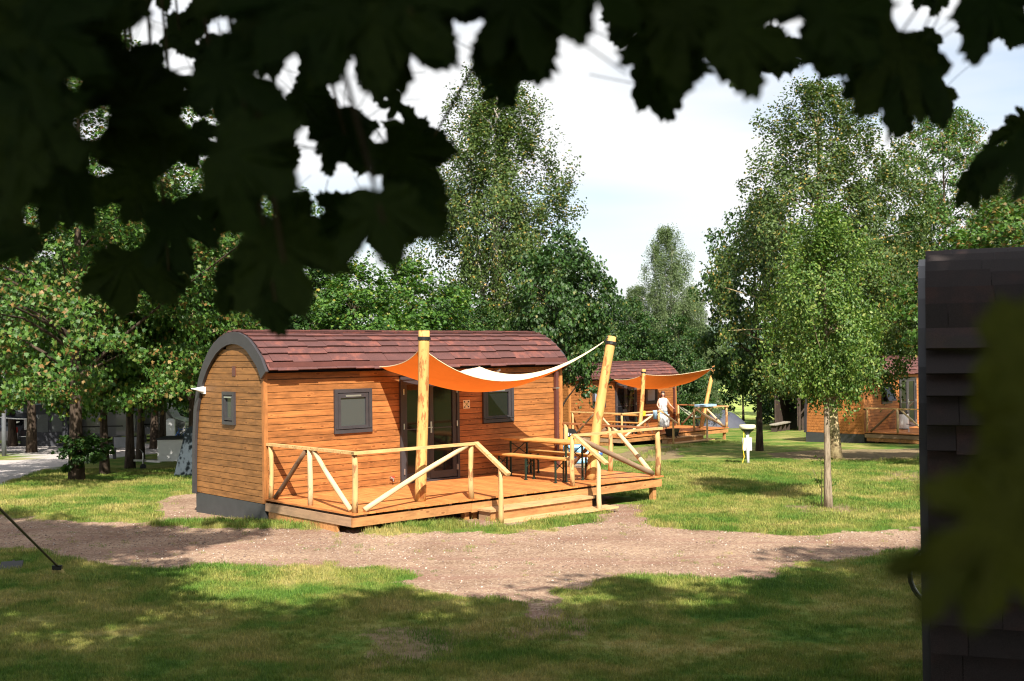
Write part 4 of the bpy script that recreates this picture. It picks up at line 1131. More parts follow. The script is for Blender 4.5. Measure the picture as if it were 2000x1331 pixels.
def bicycle(name, label, p, rz, col, grp=None, lean=.12):
    root = thing(name, label, 'bicycle', p, rz, grp); root.rotation_euler = (lean, 0, rz)
    for x in (-.52, .52):
        w = MB(); w.tube([(x + .33 * math.cos(a), 0, .34 + .33 * math.sin(a)) for a in np.linspace(0, 2 * math.pi, 29)], .018, 6, False)
        wo = w.build('wheel', M_BLACK, root, True)
        s = MB(); s.tube([(x + .305 * math.cos(a), 0, .34 + .305 * math.sin(a)) for a in np.linspace(0, 2 * math.pi, 29)], .011, 5, False)
        for a in np.linspace(0, math.pi, 9)[:-1]: s.bar((x - .3 * math.cos(a), 0, .34 - .3 * math.sin(a)), (x + .3 * math.cos(a), 0, .34 + .3 * math.sin(a)), .003)
        s.build('rim', M_STEEL, wo)
    f = MB()
    for a, b in (((-.52, 0, .34), (-.12, 0, .30)), ((-.52, 0, .34), (-.2, 0, .78)), ((-.12, 0, .30), (-.22, 0, .86)), ((-.12, 0, .30), (.34, 0, .70)), ((-.2, 0, .76), (.32, 0, .80)), ((.52, 0, .34), (.32, 0, .86))):
        f.tube([a, b], .016, 7)
    f.build('frame', col, root, True)
    MB().tube([(.32, 0, .86), (.30, 0, 1.0)], .014, 6).tube([(.22, -.29, 1.0), (.31, -.12, 1.02), (.31, .12, 1.02), (.22, .29, 1.0)], .012, 7).build('handlebar', M_STEEL, root, True)
    for s in (-1, 1): MB().tube([(.22, s * .29, 1.0), (.12, s * .31, .985)], .020, 8).build('grip', M_BLACK, root, True)
    MB().add([(-.36, -.09, .91), (-.36, .09, .91), (-.08, .02, .93), (-.08, -.02, .93), (-.36, -.09, .88), (-.36, .09, .88), (-.08, .02, .91), (-.08, -.02, .91)], [(0, 3, 2, 1), (4, 5, 6, 7), (0, 1, 5, 4), (1, 2, 6, 5), (2, 3, 7, 6), (3, 0, 4, 7)]).build('saddle', M_BLACK, root)
    MB().tube([(-.12, -.02, .30), (-.02, -.06, .18)], .012, 6).box(-.06, .04, -.16, -.07, .165, .19).tube([(-.12, .02, .30), (-.22, .06, .42)], .012, 6).box(-.27, -.17, .07, .16, .41, .435).build('pedal', M_BLACK, root)
    return root
bicycle('bicycle', 'dark bicycle standing behind the hammock beside the second deck', at(1338, 843), .3, M_BLACK)
p = at(1405, 836)
root = thing('dome_tent', 'low blue-grey dome tent behind the right end of the second deck', 'tent', p, .2)
V = []; nn = 14
for i in range(nn + 1):
    for j in range(nn + 1):
        u = -1 + 2 * i / nn; v = -1 + 2 * j / nn
        V.append((u * 1.45, v * 1.0, 1.02 * max(0, (1 - u * u)) ** .6 * max(0, (1 - v * v)) ** .6))
idx = np.arange((nn + 1) ** 2).reshape(nn + 1, nn + 1)
link('flysheet', np_mesh('flysheet', V, np.stack([idx[:-1, :-1], idx[1:, :-1], idx[1:, 1:], idx[:-1, 1:]], -1).reshape(-1, 4), M_GREYTENT, True), root)
MB().tube([(1.46 * math.cos(a), 1.46 * math.cos(a) * -.05, 1.05 * math.sin(a) ** .8 if math.sin(a) > 0 else 0) for a in np.linspace(0, math.pi, 17)], .012, 5).build('pole', M_BLACK, root)
# right-hand deck: white heater, scooter
p = loc(C_THREE, 2.3, -.45, 0)
root = thing('white_heater', 'white cylinder with a dark rim standing on the right-hand deck under the window', 'appliance', p)
MB().add(*lathe([(.22, .02), (.24, .05), (.24, .62), (.22, .66)], 18)).build('body', M_WHITE, root, True)
MB().add(*lathe([(.25, 0), (.25, .04)], 18)).build('base_ring', M_BLACK, root); MB().add(*lathe([(.25, .64), (.25, .68), (.2, .70)], 18)).build('lid', M_BLACK, root)
p = at(1768, 866)
root = thing('kick_scooter', 'small red and blue toy scooter leaning on the right-hand deck', 'scooter', p, .5)
MB().box(-.3, .2, -.05, .05, .08, .11).build('footboard', M_RED, root); MB().tube([(.22, 0, .1), (.32, .1, .72)], .016, 7).build('stem', M_WHITE, root); MB().tube([(.28, -.06, .72), (.36, .24, .72)], .014, 6).build('handlebar', M_BLACK, root)
for x in (-.3, .24): MB().add([(v[0] + x, v[2], v[1] + .07) for v in lathe([(.02, -.02), (.07, -.02), (.07, .02), (.02, .02)], 12)[0]], lathe([(.02, -.02), (.07, -.02), (.07, .02), (.02, .02)], 12)[1]).build('wheel', M_BLUE, root)

# ------------------------------------------------------------ dark cabin at the right edge, seen from its tiled back
th = R(159.3); u = Vector((math.cos(th), math.sin(th), 0)); v = Vector((-u.y, u.x, 0))
o3 = Vector((2.768, 7.70, .71)) - u * 7.365 - v * 2.67
pod = cabin('dark shaded cabin roof filling the right edge, tiles running down to the ground', o3.x, o3.y, .71, th, full=True, front=False, seen_back=5.4, tmat=M_TILE_SHADED)
tip = o3 + u * 7.75 + v * 2.25
bk = bicycle('bicycle', 'bicycle leaning behind the left end of the dark shaded cabin, only grip and wheel showing', (5.0, 11.75, float(gz(5.0, 11.75))), R(161), M_BLACK, lean=.1)

# ------------------------------------------------------------ socket pillar, broom, small things
p = at(1461, 909)
root = thing('socket_pillar', 'white campsite post with a round cream cap, white socket box and yellow cable', 'post', p)
MB().add(*lathe([(.045, -.1), (.042, .9)], 12)).build('pole', M_WHITE, root, True)
MB().add(*lathe([(.05, .88), (.10, .95), (.17, 1.0), (.19, 1.04)], 18)).build('lamp_neck', M_GREEN_ST, root, True)
MB().add(*lathe([(.21, 1.04), (.235, 1.06), (.235, 1.13), (.22, 1.16), (.0, 1.165)], 24)).build('cap', plain('cream_plastic', (.72, .68, .48), .4), root, True)
MB().box(-.13, .13, .05, .16, .42, .78).build('socket_box', M_WHITE, root)
o = MB().tube([(-.12, -.06, 1.0), (-.13, -.09, .8), (-.16, -.1, .5), (-.13, -.12, .25), (-.2, -.15, .05), (-.32, -.2, .01)], .012, 6).build('cable', M_YEL, None, True); o.location = p; tag(o, 'yellow cable hanging from the cream-capped socket post', 'cable')
a_ = at(112, 1124); b_ = EYE + ray(-60, 935) * 11.4
root = thing('broom', 'broom with a long black handle and yellowish bristles leaning at the left edge', 'broom', a_)
d_ = (b_ - a_); MB().tube([(0, 0, .12) , tuple(d_)], .014, 8).build('handle', M_BLACK, root)
dn = d_.normalized(); MB().bar((-.06, 0, .10), (.06, 0, .10), .05, .06).build('head', M_BLACK, root)
br_ = MB(); rb = random.Random(2)
for k in range(70):
    x = rb.uniform(-.07, .07); y = rb.uniform(-.02, .02); br_.bar((x * .8, y, .09), (x * 1.4 + .03, y * 2 - .01, .0), .004)
br_.build('bristles', plain('straw_bristle', (.5, .42, .15), .8), root)
p = at(22, 1112)
root = thing('dustpan', 'black dustpan lying on the shaded grass left of the broom', 'dustpan', p, .3)
MB().add([(-.14, -.12, 0), (.14, -.12, 0), (.14, .12, .02), (-.14, .12, .02), (-.14, -.12, .01), (.14, -.12, .01), (.14, .12, .09), (-.14, .12, .09)], [tuple(f) for f in BOXF]).build('pan', M_BLACK, root); MB().tube([(0, .12, .05), (0, .28, .07)], .014, 6).build('handle', M_BLACK, root)

# ------------------------------------------------------------ campsite on the left
def prism(name, prof, w, mat, root, belt=9, top=9, tumble=.0, x0=0, y0=0):
    k = len(prof); V = []
    for s in (-1, 1):
        for x, z in prof:
            t = max(0, (z - belt) / max(.01, top - belt)); V.append((x0 + x, y0 + s * w / 2 * (1 - tumble * t), z))
    F = [tuple(range(k)), tuple(range(2 * k - 1, k - 1, -1))] + [(i, i + k, (i + 1) % k + k, (i + 1) % k) for i in range(k)]
    return MB().add(V, F).build(name, mat, root)
def paint(name, c): 
    m_, t, b = mat_new(name); b.inputs['Base Color'].default_value = (*c, 1); b.inputs['Roughness'].default_value = .3; b.inputs['Coat Weight'].default_value = .5; return m_
def wheel(root, x, y, r=.32):
    s = 1 if y > 0 else -1
    V, F = lathe([(.05, -.09), (r - .03, -.10), (r, -.08), (r, .08), (r - .03, .10), (.05, .09)], 20)
    w = MB().add([(a + x, c + y, b + r) for a, b, c in V], F).build('wheel', M_BLACK, root)
    V, F = lathe([(.0, .0), (r * .6, .0), (r * .62, .02), (.06, .03)], 14)
    MB().add([(a + x, s * c + y + s * .10, b + r) for a, b, c in V], F).build('rim', M_STEEL, w)
def car(label, p, rz, col, kind='suv', grp='cars parked behind the road'):
    root = thing('parked_car', label, 'car', p, rz, grp)
    if kind == 'suv': body = [(-2.3, .35), (-2.32, .8), (-2.2, 1.0), (-2.0, 1.62), (-1.7, 1.74), (.3, 1.74), (.75, 1.6), (1.35, 1.08), (2.15, .98), (2.3, .8), (2.32, .35)]
    else: body = [(-2.1, .3), (-2.12, .75), (-1.95, .95), (-1.45, 1.36), (-1.0, 1.45), (.1, 1.45), (.5, 1.34), (1.15, .95), (2.0, .84), (2.15, .65), (2.15, .3)]
    top = max(z for x, z in body); belt = .95 if kind == 'suv' else .9
    prism('body', body, 1.8, col, root, belt, top, .16)
    q = [(x, z) for x, z in body if z > belt + .02]; xs_ = [x for x, z in q]
    cxm = (min(xs_) + max(xs_)) / 2
    sidew = [(cxm + (x - cxm) * .88, belt + .06 + (z - belt - .05) * .82) for x, z in q]
    sidew = [(sidew[0][0] - .02, belt + .07)] + sidew + [(sidew[-1][0] + .05, belt + .07)]
    for s in (-1, 1):
        V = [(x, s * (.9 * (1 - .16 * max(0, (z - belt) / (top - belt))) + .006), z) for x, z in sidew]
        MB().add(V + [(x, y - s * .02, z) for x, y, z in V], [tuple(range(len(V)))[::s], tuple(range(len(V), 2 * len(V)))[::-s]]).build('side_window', M_GLASS, root)
        MB().box(.55, .62, s * .9 - .02, s * .9 + .02, .3, 1.0).build('door_seam', M_BLACK, root)
        MB().box(.7, .85, s * 1.0 - .07, s * 1.0 + .07, 1.02, 1.16).build('mirror', M_STEEL, root)
    q2 = [(x, z) for x, z in body]
    for a, b in zip(q2[:-1], q2[1:]):
        if abs(b[1] - a[1]) > .25 and a[1] > .7 and b[1] > .7:
            a2 = Vector(a).lerp(Vector(b), .12); b2 = Vector(a).lerp(Vector(b), .9); nrm = Vector((b[1] - a[1], -(b[0] - a[0]))).normalized() * (-.008 if a[0] < 0 else -.008)
            nrm = Vector((-(b[1] - a[1]), b[0] - a[0])).normalized() * .008
            MB().add([(a2.x + nrm.x, -.72, a2.y + nrm.y), (a2.x + nrm.x, .72, a2.y + nrm.y), (b2.x + nrm.x, .66, b2.y + nrm.y), (b2.x + nrm.x, -.66, b2.y + nrm.y)], [(0, 1, 2, 3)]).build('windscreen', M_GLASS, root)
    for s in (-1, 1):
        for x in (-1.4, 1.4): wheel(root, x, s * .82)
        MB().box(2.2, 2.33, s * .7 - .15, s * .7 + .15, .62, .76).build('headlight', M_STEEL, root); MB().box(-2.33, -2.2, s * .72 - .12, s * .72 + .12, .7, .95).build('tail_light', M_RED, root)
    return root
P_ = lambda px, py: at(px, py)
car('dark blue parked car at the far left under the maples', P_(20, 869), .05, paint('dark_blue_paint', (.015, .02, .06)))
car('grey parked car right of the dark blue one, seen from behind', P_(88, 867), R(62), paint('dark_grey_paint', (.07, .07, .08)), 'car')
car('dark green car beyond the white pillar near the cabin', P_(322, 852), R(10), paint('dark_green_paint', (.02, .05, .05)), 'car')
def campervan(label, name, p, rz, L=5.4, H=2.5, col=(.42, .43, .45), cat='van', cara=False):
    root = thing(name, label, cat, p, rz)
    if cara: pr = [(-L / 2, .35), (-L / 2 - .05, .9), (-L / 2 + .15, H), (L / 2 - .25, H), (L / 2 - .02, 1.1), (L / 2 - .1, .35)]
    else: pr = [(-L / 2, .35), (-L / 2, H - .15), (-L / 2 + .1, H), (L / 2 - 1.5, H), (L / 2 - .9, H - .3), (L / 2 - .45, 1.15), (L / 2 + .1, .95), (L / 2 + .12, .35)]
    prism('body', pr, 2.0, paint('van_paint', col), root, 1.0, H, .08)
    for s in (-1, 1):
        y = s * 1.0
        for a, b in ((-L / 2 + .4, -L / 2 + 1.5), (-L / 2 + 1.9, -L / 2 + 2.9)): MB().box(a, b, y - .03, y + .012, 1.25, 1.85).build('side_window', M_GLASS, root)
        if not cara: MB().box(L / 2 - 1.5, L / 2 - .85, y - .03, y + .012, 1.2, 1.8).build('side_window', M_GLASS, root)
        MB().box(-L / 2 + .1, L / 2 - .6, y - .02, y + .008, .82, .88).build('trim_strip', M_BLACK, root)
        for x in ((-.2,) if cara else (-L / 2 + 1.0, L / 2 - .75)): wheel(root, x, s * .9, .34)
    return root
campervan('grey-white caravan behind the leafy trunk, under the maples', 'caravan', P_(165, 866), R(8), 5.2, 2.5, (.10, .105, .115), 'caravan', True)
campervan('pale grey van with a visible rear wheel behind the grey sign board', 'van', P_(262, 860), R(6), 5.2, 2.2, (.20, .20, .20))
# awning tent of the caravan
p = P_(112, 870)
root = thing('awning_tent', 'dark grey awning tent with mesh windows left of the caravan', 'tent', p, .1)
prism('canvas', [(-.8, 0), (-.65, 1.9), (.0, 2.15), (.7, 1.9), (.85, 0)], 2.2, plain('awning_canvas', (.035, .037, .045), .8), root)
for x in (-.32, .32): pbox('mesh_window', root, x - .24, x + .24, -1.115, -1.102, .7, 1.5, plain('mesh', (.09, .10, .10), .7) if x < 0 else bpy.data.materials['mesh'])
MB().add([(-.85, -1.2, 1.95), (.6, -1.2, 2.0), (.6, 1.2, 2.3), (-.85, 1.2, 2.3), (-.85, -1.2, 1.98), (.6, -1.2, 2.03), (.6, 1.2, 2.33), (-.85, 1.2, 2.33)], BOXF).build('roof_sheet', M_DENIM, root)
p = P_(28, 872)
root = thing('tarp_awning', 'dark tarp with a white edge stretched beside the dark blue car', 'awning', p, 0)
V = []; 
for i in range(9):
    for j in range(5): t = i / 8; V.append((-1.6 + 2.9 * t, j * .5 - 1.0, 1.72 - .42 * t - .12 * math.sin(math.pi * t) + .03 * j))
idx = np.arange(45).reshape(9, 5)
link('tarp', np_mesh('tarp', V, np.stack([idx[:-1, :-1], idx[1:, :-1], idx[1:, 1:], idx[:-1, 1:]], -1).reshape(-1, 4), plain('navy_tarp', (.02, .025, .05), .6), True), root).modifiers.new('t', 'SOLIDIFY').thickness = .01
MB().tube([V[5 * i] for i in range(9)], .03, 6).build('white_edge', M_WHITE, root, True)
for x in (-1.55, 1.28): MB().tube([(x, -1, 0), (x, -1, 1.6 if x < 0 else 1.28)], .018, 6).build('tent_pole', M_BLACK, root)
p = P_(56, 871)
root = thing('camping_table', 'small table with a black cloth, bottles and a white towel beside the dark blue car', 'table', p, 0)
MB().box(-.3, .3, -.2, .2, .0, .42).build('black_cover', M_BLACK, root); MB().box(-.34, .34, -.24, .24, .43, .46).build('tabletop', M_STEEL, root)
for i, (x, mt) in enumerate(((-.22, M_YEL), (-.08, M_WHITE), (.02, M_STEEL))):
    o = MB().add(*lathe([(.035, 0), (.035, .16), (.014, .2), (.014, .24)], 10)).build('bottle', mt, None, True); o.location = Vector(p) + Vector((x, 0, .46)); tag(o, ['yellow bottle', 'white bottle', 'silver bottle'][i] + ' on the small camping table by the dark blue car', 'bottle')
o = MB().add(*lathe([(.10, 0), (.12, .15), (.10, .24), (.04, .28)], 12)).build('bag', plain('pink_bag_cloth', (.6, .25, .22), .7), None, True); o.location = Vector(p) + Vector((.2, 0, .46)); tag(o, 'pink bag on the small camping table by the dark blue car', 'bag')
drape('towel', 'white towel hanging from the tarp edge above the camping table', 'towel', Vector(p) + Vector((-.02, -.1, 1.24)), 0, .22, .5, M_WHITE)
def pillar(label, px, py, h, w, grp='white service pillars by the road'):
    p = P_(px, py); root = thing('service_pillar', label, 'pillar', p, .2, grp)
    pbox('body', root, -w / 2, w / 2, -w / 2, w / 2, -.1, h, M_WHITE)
    MB().add([(-w / 2, -w / 2, h), (w / 2, -w / 2, h), (w / 2, w / 2, h), (-w / 2, w / 2, h), (-w * .3, -w * .3, h + .05), (w * .3, -w * .3, h + .05), (w * .3, w * .3, h + .05), (-w * .3, w * .3, h + .05)], BOXF).build('cap', M_WHITE, root)
pillar('short white service pillar in front of the caravan', 182, 864, .8, .30)
pillar('tall white service pillar beside the cabin corner and bicycles', 334, 884, 1.28, .32)
def board_sign(label, px, py, w, h0, h1, grp='grey boards on two posts beside the road'):
    p = P_(px, py); root = thing('sign_board', label, 'sign', p, .08, grp)
    pbox('board', root, -w / 2, w / 2, -.02, .0, h0, h1, plain('grey_board', (.24, .24, .26), .5) if 'grey_board' not in bpy.data.materials else bpy.data.materials['grey_board'])
    for x in (-w / 2, w / 2): pbox('post', root, x - .05, x + .05, .002, .09, -.1, h1 + .05, M_METAL)
board_sign('large grey board on two posts between the tree trunks', 248, 897, .88, .42, .78)
board_sign('small grey board on two posts beyond the white pillar', 301, 864, .85, .38, .72)
p = P_(8, 891)
root = thing('street_lamp', 'grey lamp post at the left edge beside the road', 'lamp post', p)
MB().tube([(0, 0, -.1), (0, 0, 1.2), (0, 0, 4.4)], [.09, .085, .06], 10).build('pole', plain('grey_paint', (.12, .125, .14), .4), root, True)
MB().add(*lathe([(.06, 4.4), (.25, 4.5), (.28, 4.6), (.05, 4.72)], 14)).build('lamp_head', M_METAL, root, True)
# trailer, bicycles and flap tent by the cabin end
p = P_(350, 916)
root = thing('box_trailer', 'white box trailer with drawbar and jockey wheel beside the main cabin', 'trailer', p, .05)
prism('body', [(-.42, .28), (-.5, .30), (-.5, .92), (.95, .92), (.95, .28)], 1.1, M_WHITE, root)
pbox('lid', root, -.53, .98, -.58, .58, .922, .965, M_METAL)
for s in (-1, 1): wheel(root, .4, s * .6, .24)
MB().bar((-.45, -.4, .26), (-1.05, 0, .26), .06).bar((-.45, .4, .26), (-1.05, 0, .26), .06).bar((-1.0, 0, .27), (-1.35, 0, .28), .06).build('drawbar', M_STEEL, root)
MB().tube([(-1.05, -.08, .1), (-1.05, -.08, .5)], .025, 8).tube([(-1.05, -.08, .5), (-1.15, -.08, .62)], .012, 6).build('jockey_stand', M_STEEL, root)
jv, jf = lathe([(.02, -.03), (.09, -.03), (.09, .03), (.02, .03)], 14); MB().add([(a - 1.05, c - .08, b + .09) for a, b, c in jv], jf).build('jockey_wheel', M_BLACK, root)
bicycle('bicycle', 'blue bicycle standing on the rack behind the white trailer', P_(352, 873), R(70), M_BLUE)
bicycle('bicycle', 'silver bicycle beside the blue one behind the white trailer', P_(362, 873) + Vector((.15, .4, 0)), R(65), M_STEEL)
p = P_(366, 932)
root = thing('flap_tent', 'blue-grey tent flap sloping to the ground at the cabin end', 'tent', p, .1)
V = [(-.35, -.1, 0), (.5, -.1, 0), (.5, .5, 0), (-.2, .5, 0), (-.05, .15, 1.3), (.5, .15, 1.5)]
MB().add(V, [(0, 1, 5, 4), (2, 3, 4, 5), (0, 4, 3), (1, 2, 5), (0, 3, 2, 1)]).build('canvas', plain('petrol_canvas', (.022, .035, .045), .7), root)

# open timber shed behind the right-hand cabin

p = ptd(1578, 60)
root = thing('timber_shed', 'dark open-sided timber shed with diagonal braces left of the right-hand cabin', 'shed', p, R(60)); root.scale = (.75, .75, .95)
M_OLD = wood('old_dark_timber', (.07, .05, .04), 2, knots=False, island=True)
for i in range(7):
    MB().bar((-2.4 + .8 * i, 0, -.2), (-2.4 + .8 * i, 0, 2.3), .14).build('post', M_OLD, root)
    MB().bar((-2.4 + .8 * i, -1.1, 2.0), (-2.4 + .8 * i, .0, .9), .09).build('brace', M_OLD, root)
pbox('back_wall', root, -2.6, 2.6, 1.6, 1.7, -.2, 2.4, M_OLD)
for i in range(14): pbox('wall_board', root, -2.55 + .37 * i, -2.25 + .37 * i, .1, .13, .3, 2.2, M_OLD)
MB().add([(-3, -1.5, 1.95), (3, -1.5, 1.95), (3, .8, 2.95), (-3, .8, 2.95), (-3, -1.5, 2.05), (3, -1.5, 2.05), (3, .8, 3.05), (-3, .8, 3.05)], BOXF).build('roof', M_METAL, root)
MB().add([(-3, .8, 2.95), (3, .8, 2.95), (3, 2.2, 2.2), (-3, 2.2, 2.2), (-3, .8, 3.05), (3, .8, 3.05), (3, 2.2, 2.3), (-3, 2.2, 2.3)], BOXF).build('roof', M_METAL, root)
root = thing('plank_bench', 'grey plank bench along the open side of the timber shed', 'bench', p + Vector((-1.9, -1.6, 0)), R(60)); root.scale = (.8, 1, 1)
pbox('seat', root, -1.6, 1.6, -.2, .2, .42, .48, wood('grey_plank', (.3, .27, .22), 0, knots=False))
for x in (-1.4, -.5, .5, 1.4): pbox('leg', root, x - .05, x + .05, -.15, .15, -.1, .42, M_OLD)

# ------------------------------------------------------------ trees
T_RHOMB = np.array([(0, -.5), (.34, 0), (0, .5), (-.34, 0)], float)
T_MAPLE = np.array([(0, -.42), (.2, -.36), (.44, -.3), (.3, -.08), (.5, .18), (.2, .12), (0, .55), (-.2, .12), (-.5, .18), (-.3, -.08), (-.44, -.3), (-.2, -.36)], float)
T_OVAL = np.array([(0, -.5), (.24, -.2), (.26, .12), (0, .5), (-.26, .12), (-.24, -.2)], float)
def leaves_mesh(name, C, mat, size, tmpl, seed, out=None, upb=.55, drop=None):
    """one small polygon per leaf at the points C"""
    r = np.random.default_rng(seed); n = len(C); k = len(tmpl)
    nrm = r.normal(size=(n, 3)); nrm[:, 2] = np.abs(nrm[:, 2]) * .6 + upb
    if out is not None: nrm += out * .7
    nrm /= np.linalg.norm(nrm, axis=1)[:, None]
    t = r.normal(size=(n, 3)); 
    if drop: t[:, 2] -= drop
    t -= (t * nrm).sum(1)[:, None] * nrm; t /= np.linalg.norm(t, axis=1)[:, None]
    b = np.cross(nrm, t); s = size * r.uniform(.65, 1.2, n)
    V = C[:, None, :] + (b[:, None, :] * tmpl[None, :, 0:1] + t[:, None, :] * tmpl[None, :, 1:2]) * s[:, None, None]
    # slight cupping
    cup = (np.abs(tmpl[:, 0]) * .25)[None, :, None] * s[:, None, None]
    V = V - nrm[:, None, :] * cup
    F = np.arange(n * k).reshape(n, k)
    return np_mesh(name, V.reshape(-1, 3), F, mat)
def prof_r(prof, t): return np.interp(t, [p[0] for p in prof], [p[1] for p in prof])
def crown_points(seed, z0, z1, prof, ncl, per, rc, flat=.55, droop=0.0, inner=.35, lean=(0, 0), elong=1.0):
    r = np.random.default_rng(seed); cen = []
    while len(cen) < ncl:
        t = r.uniform(0, 1); R_ = prof_r(prof, t)
        if r.uniform() > R_ / max(p[1] for p in prof) * .8 + .2: continue
        f = inner + (1 - inner) * math.sqrt(r.uniform()); a = r.uniform(0, 2 * math.pi)
        R_ *= 1 + .24 * math.sin(a * 3 + t * 9 + seed) + .16 * math.sin(a * 7 - t * 17)
        cen.append((lean[0] * t + R_ * f * math.cos(a), lean[1] * t + R_ * f * math.sin(a), z0 + (z1 - z0) * t))
    cen = np.array(cen)
    C = []; O = []
    for c in cen:
        m_ = int(per * r.uniform(.5, 1.5)); q = r.normal(size=(m_, 3)); q /= np.linalg.norm(q, axis=1)[:, None]
        q *= (r.uniform(size=(m_, 1)) ** .45) * rc * r.uniform(.6, 1.3)
        q[:, 2] *= flat * elong
        q[:, 2] -= droop * np.abs(r.normal(size=m_)) 
        C.append(c + q); o = c - np.array([lean[0] * .5, lean[1] * .5, (z0 + z1) / 2]); o = o / (np.linalg.norm(o) + 1e-6); O.append(np.repeat(o[None], m_, 0))
    return cen, np.concatenate(C), np.concatenate(O)
def trunk_mesh(seed, h, r0, mat, bend=.25, lean=(0, 0), forks=1):
    r = random.Random(seed); mb = MB()
    for f in range(forks):
        dx = r.uniform(-.3, .3) * (forks > 1); dy = r.uniform(-.3, .3) * (forks > 1)
        pts = []; n = 9
        for i in range(n + 1):
            t = i / n; pts.append(((lean[0] + dx * 3) * t + bend * math.sin(t * 4 + seed) * t * .5, (lean[1] + dy * 3) * t + bend * math.cos(t * 3 + seed) * t * .4, -.15 + (h + .15) * t))
        if f == 0: main = pts
        rad = [r0 * (1.35 if i == 0 else 1.08 if i == 1 else 1.0) * (1 - .85 * (i / n)) / (1 if f == 0 else 1.5) for i in range(n + 1)]
        mb.tube(pts, rad, 10)
    return mb.mesh('trunk', mat, True), main
def branches_mesh(seed, main, cen, r0, mat, nb=30):
    r = random.Random(seed + 3); mb = MB(); zt = main[-1][2]
    for c in (r.sample(list(map(tuple, cen)), min(nb, len(cen)))):
        zs = max(.25 * zt, min(c[2] - r.uniform(.2, .9) * math.hypot(c[0], c[1]) * .9, zt * .93)); t = (zs - main[0][2]) / (zt - main[0][2]); i = min(8, int(t * 9))
        p = Vector(main[i]).lerp(Vector(main[i + 1]), t * 9 - i); q = Vector(c); m_ = p.lerp(q, .5) + Vector((r.uniform(-.15, .15), r.uniform(-.15, .15), .12 * (q - p).length * r.uniform(0, 1)))
        ra = r0 * (1 - .8 * t) * .42; mb.tube([p, p.lerp(m_, .5) + Vector((0, 0, .05)), m_, q], [ra, ra * .8, ra * .55, ra * .15], 5, False)
    return mb.mesh('branches', mat, True)
_tc = {}
def tree_kind(key, seed, h, z0, z1, prof, ncl, per, rc, size, tmpl, lmat, bmat, r0, **kw):
    lean = kw.pop('lean', (0, 0)); forks = kw.pop('forks', 1); upb = kw.pop('upb', .55); nb = kw.pop('nb', 30); drop = kw.pop('drop', None); bend = kw.pop('bend', .25)
    cen, C, O = crown_points(seed, z0, z1, prof, ncl, per, rc, lean=lean, **kw)
    tm, main = trunk_mesh(seed, h, r0, bmat, bend, lean, forks)
    _tc[key] = (tm, branches_mesh(seed, main, cen, r0, bmat, nb), leaves_mesh('crown', C, lmat, size, tmpl, seed, O, upb, drop))
    return _tc[key]
def tree(key, name, label, p, rz=0, s=1, grp=None, lmat=None, sxy=None, cat='tree'):
    tm, bm, lm = _tc[key]
    root = thing(name, label, cat, p, rz, grp); root.scale = ((sxy or s), (sxy or s), s)
    link('trunk', tm, root); link('branches', bm, root)['kind'] = 'stuff'
    o = link('crown', lm, root); o['kind'] = 'stuff'
    if lmat: o.material_slots[0].link = 'OBJECT'; o.material_slots[0].material = lmat
    return root
# near left maple
tree_kind('big_maple', 11, 10.5, 2.0, 11.5, [(0, 2.6), (.12, 4.2), (.5, 4.6), (.8, 3.2), (1, .9)], 700, 92, .56, .115, T_MAPLE, M_LMAPLEB, M_BARK, .17, nb=34)
tree('big_maple', 'maple_tree', 'big maple at the left with brown seed bunches, its trunk base wrapped in leafy shoots', at(150, 942))
cenb, Cb, Ob = crown_points(5, .25, 1.25, [(0, .35), (.5, .62), (1, .35)], 34, 26, .22, inner=.2)
p = at(150, 942) + Vector((.12, -.25, 0))
o = link('leafy_shoots', leaves_mesh('leafy_shoots', Cb, M_LDARK, .13, T_MAPLE, 6, Ob)); o.location = p; tag(o, 'leafy shoots around the foot of the big left maple', 'shrub', kind='stuff')
cenb, Cb, Ob = crown_points(8, .45, 1.0, [(0, .25), (.5, .5), (1, .3)], 16, 22, .2, inner=.2)
o = link('leafy_shoots', leaves_mesh('leafy_shoots', Cb, M_LDARK, .12, T_MAPLE, 9, Ob)); o.location = at(185, 930); tag(o, 'leafy shoots reaching right from the big left maple', 'shrub', kind='stuff')
# smaller maples
tree_kind('maple', 23, 6.6, 1.7, 7.2, [(0, 1.2), (.15, 2.3), (.5, 2.6), (.8, 1.8), (1, .5)], 270, 68, .50, .14, T_MAPLE, M_LMAPLE, M_BARK, .15, nb=36)
tree_kind('low_maple', 29, 5.6, .5, 7.0, [(0, 1.7), (.2, 2.4), (.5, 2.6), (.8, 1.8), (1, .5)], 300, 68, .50, .14, T_MAPLE, M_LMAPLE, M_BARK, .13, nb=36)
tree_kind('high_maple', 37, 6.0, 2.7, 7.0, [(0, 1.0), (.2, 2.0), (.5, 2.3), (.8, 1.6), (1, .5)], 230, 68, .48, .14, T_MAPLE, M_LMAPLE, M_BARK, .14, nb=36)
G = 'maples in the row left of the main cabin'
tree('maple', 'maple_tree', 'slim dark-trunked maple just right of the big left maple', at(205, 928), .4, 1.05, G, sxy=.85)
tree('maple', 'maple_tree', 'maple with curved trunk in front of the grey sign board', at(254, 917), 2.1, 1.1, G, M_LMAPLEB, .9)
tree('maple', 'maple_tree', 'maple at the right post of the grey sign board', at(274, 900), 3.3, 1.15, G, sxy=.9)
tree('high_maple', 'maple_tree', 'maple behind the tall white service pillar', at(318, 864), 4.4, 1.35, G, M_LDARK, 1.2)
tree('high_maple', 'maple_tree', 'leaning maple close behind the end wall of the main cabin', ptd(372, 31.5), 5.2, 1.1, G, sxy=.8)
G = 'maples behind the campsite road'
tree('maple', 'maple_tree', 'maple with a pale trunk in front of the van', at(229, 866), 1.0, 1.3, G, M_LDARK, 1.2)
tree('maple', 'maple_tree', 'small maple with a curved pale trunk between the grey car and the awning', at(93, 869), 2.9, 1.2, G)
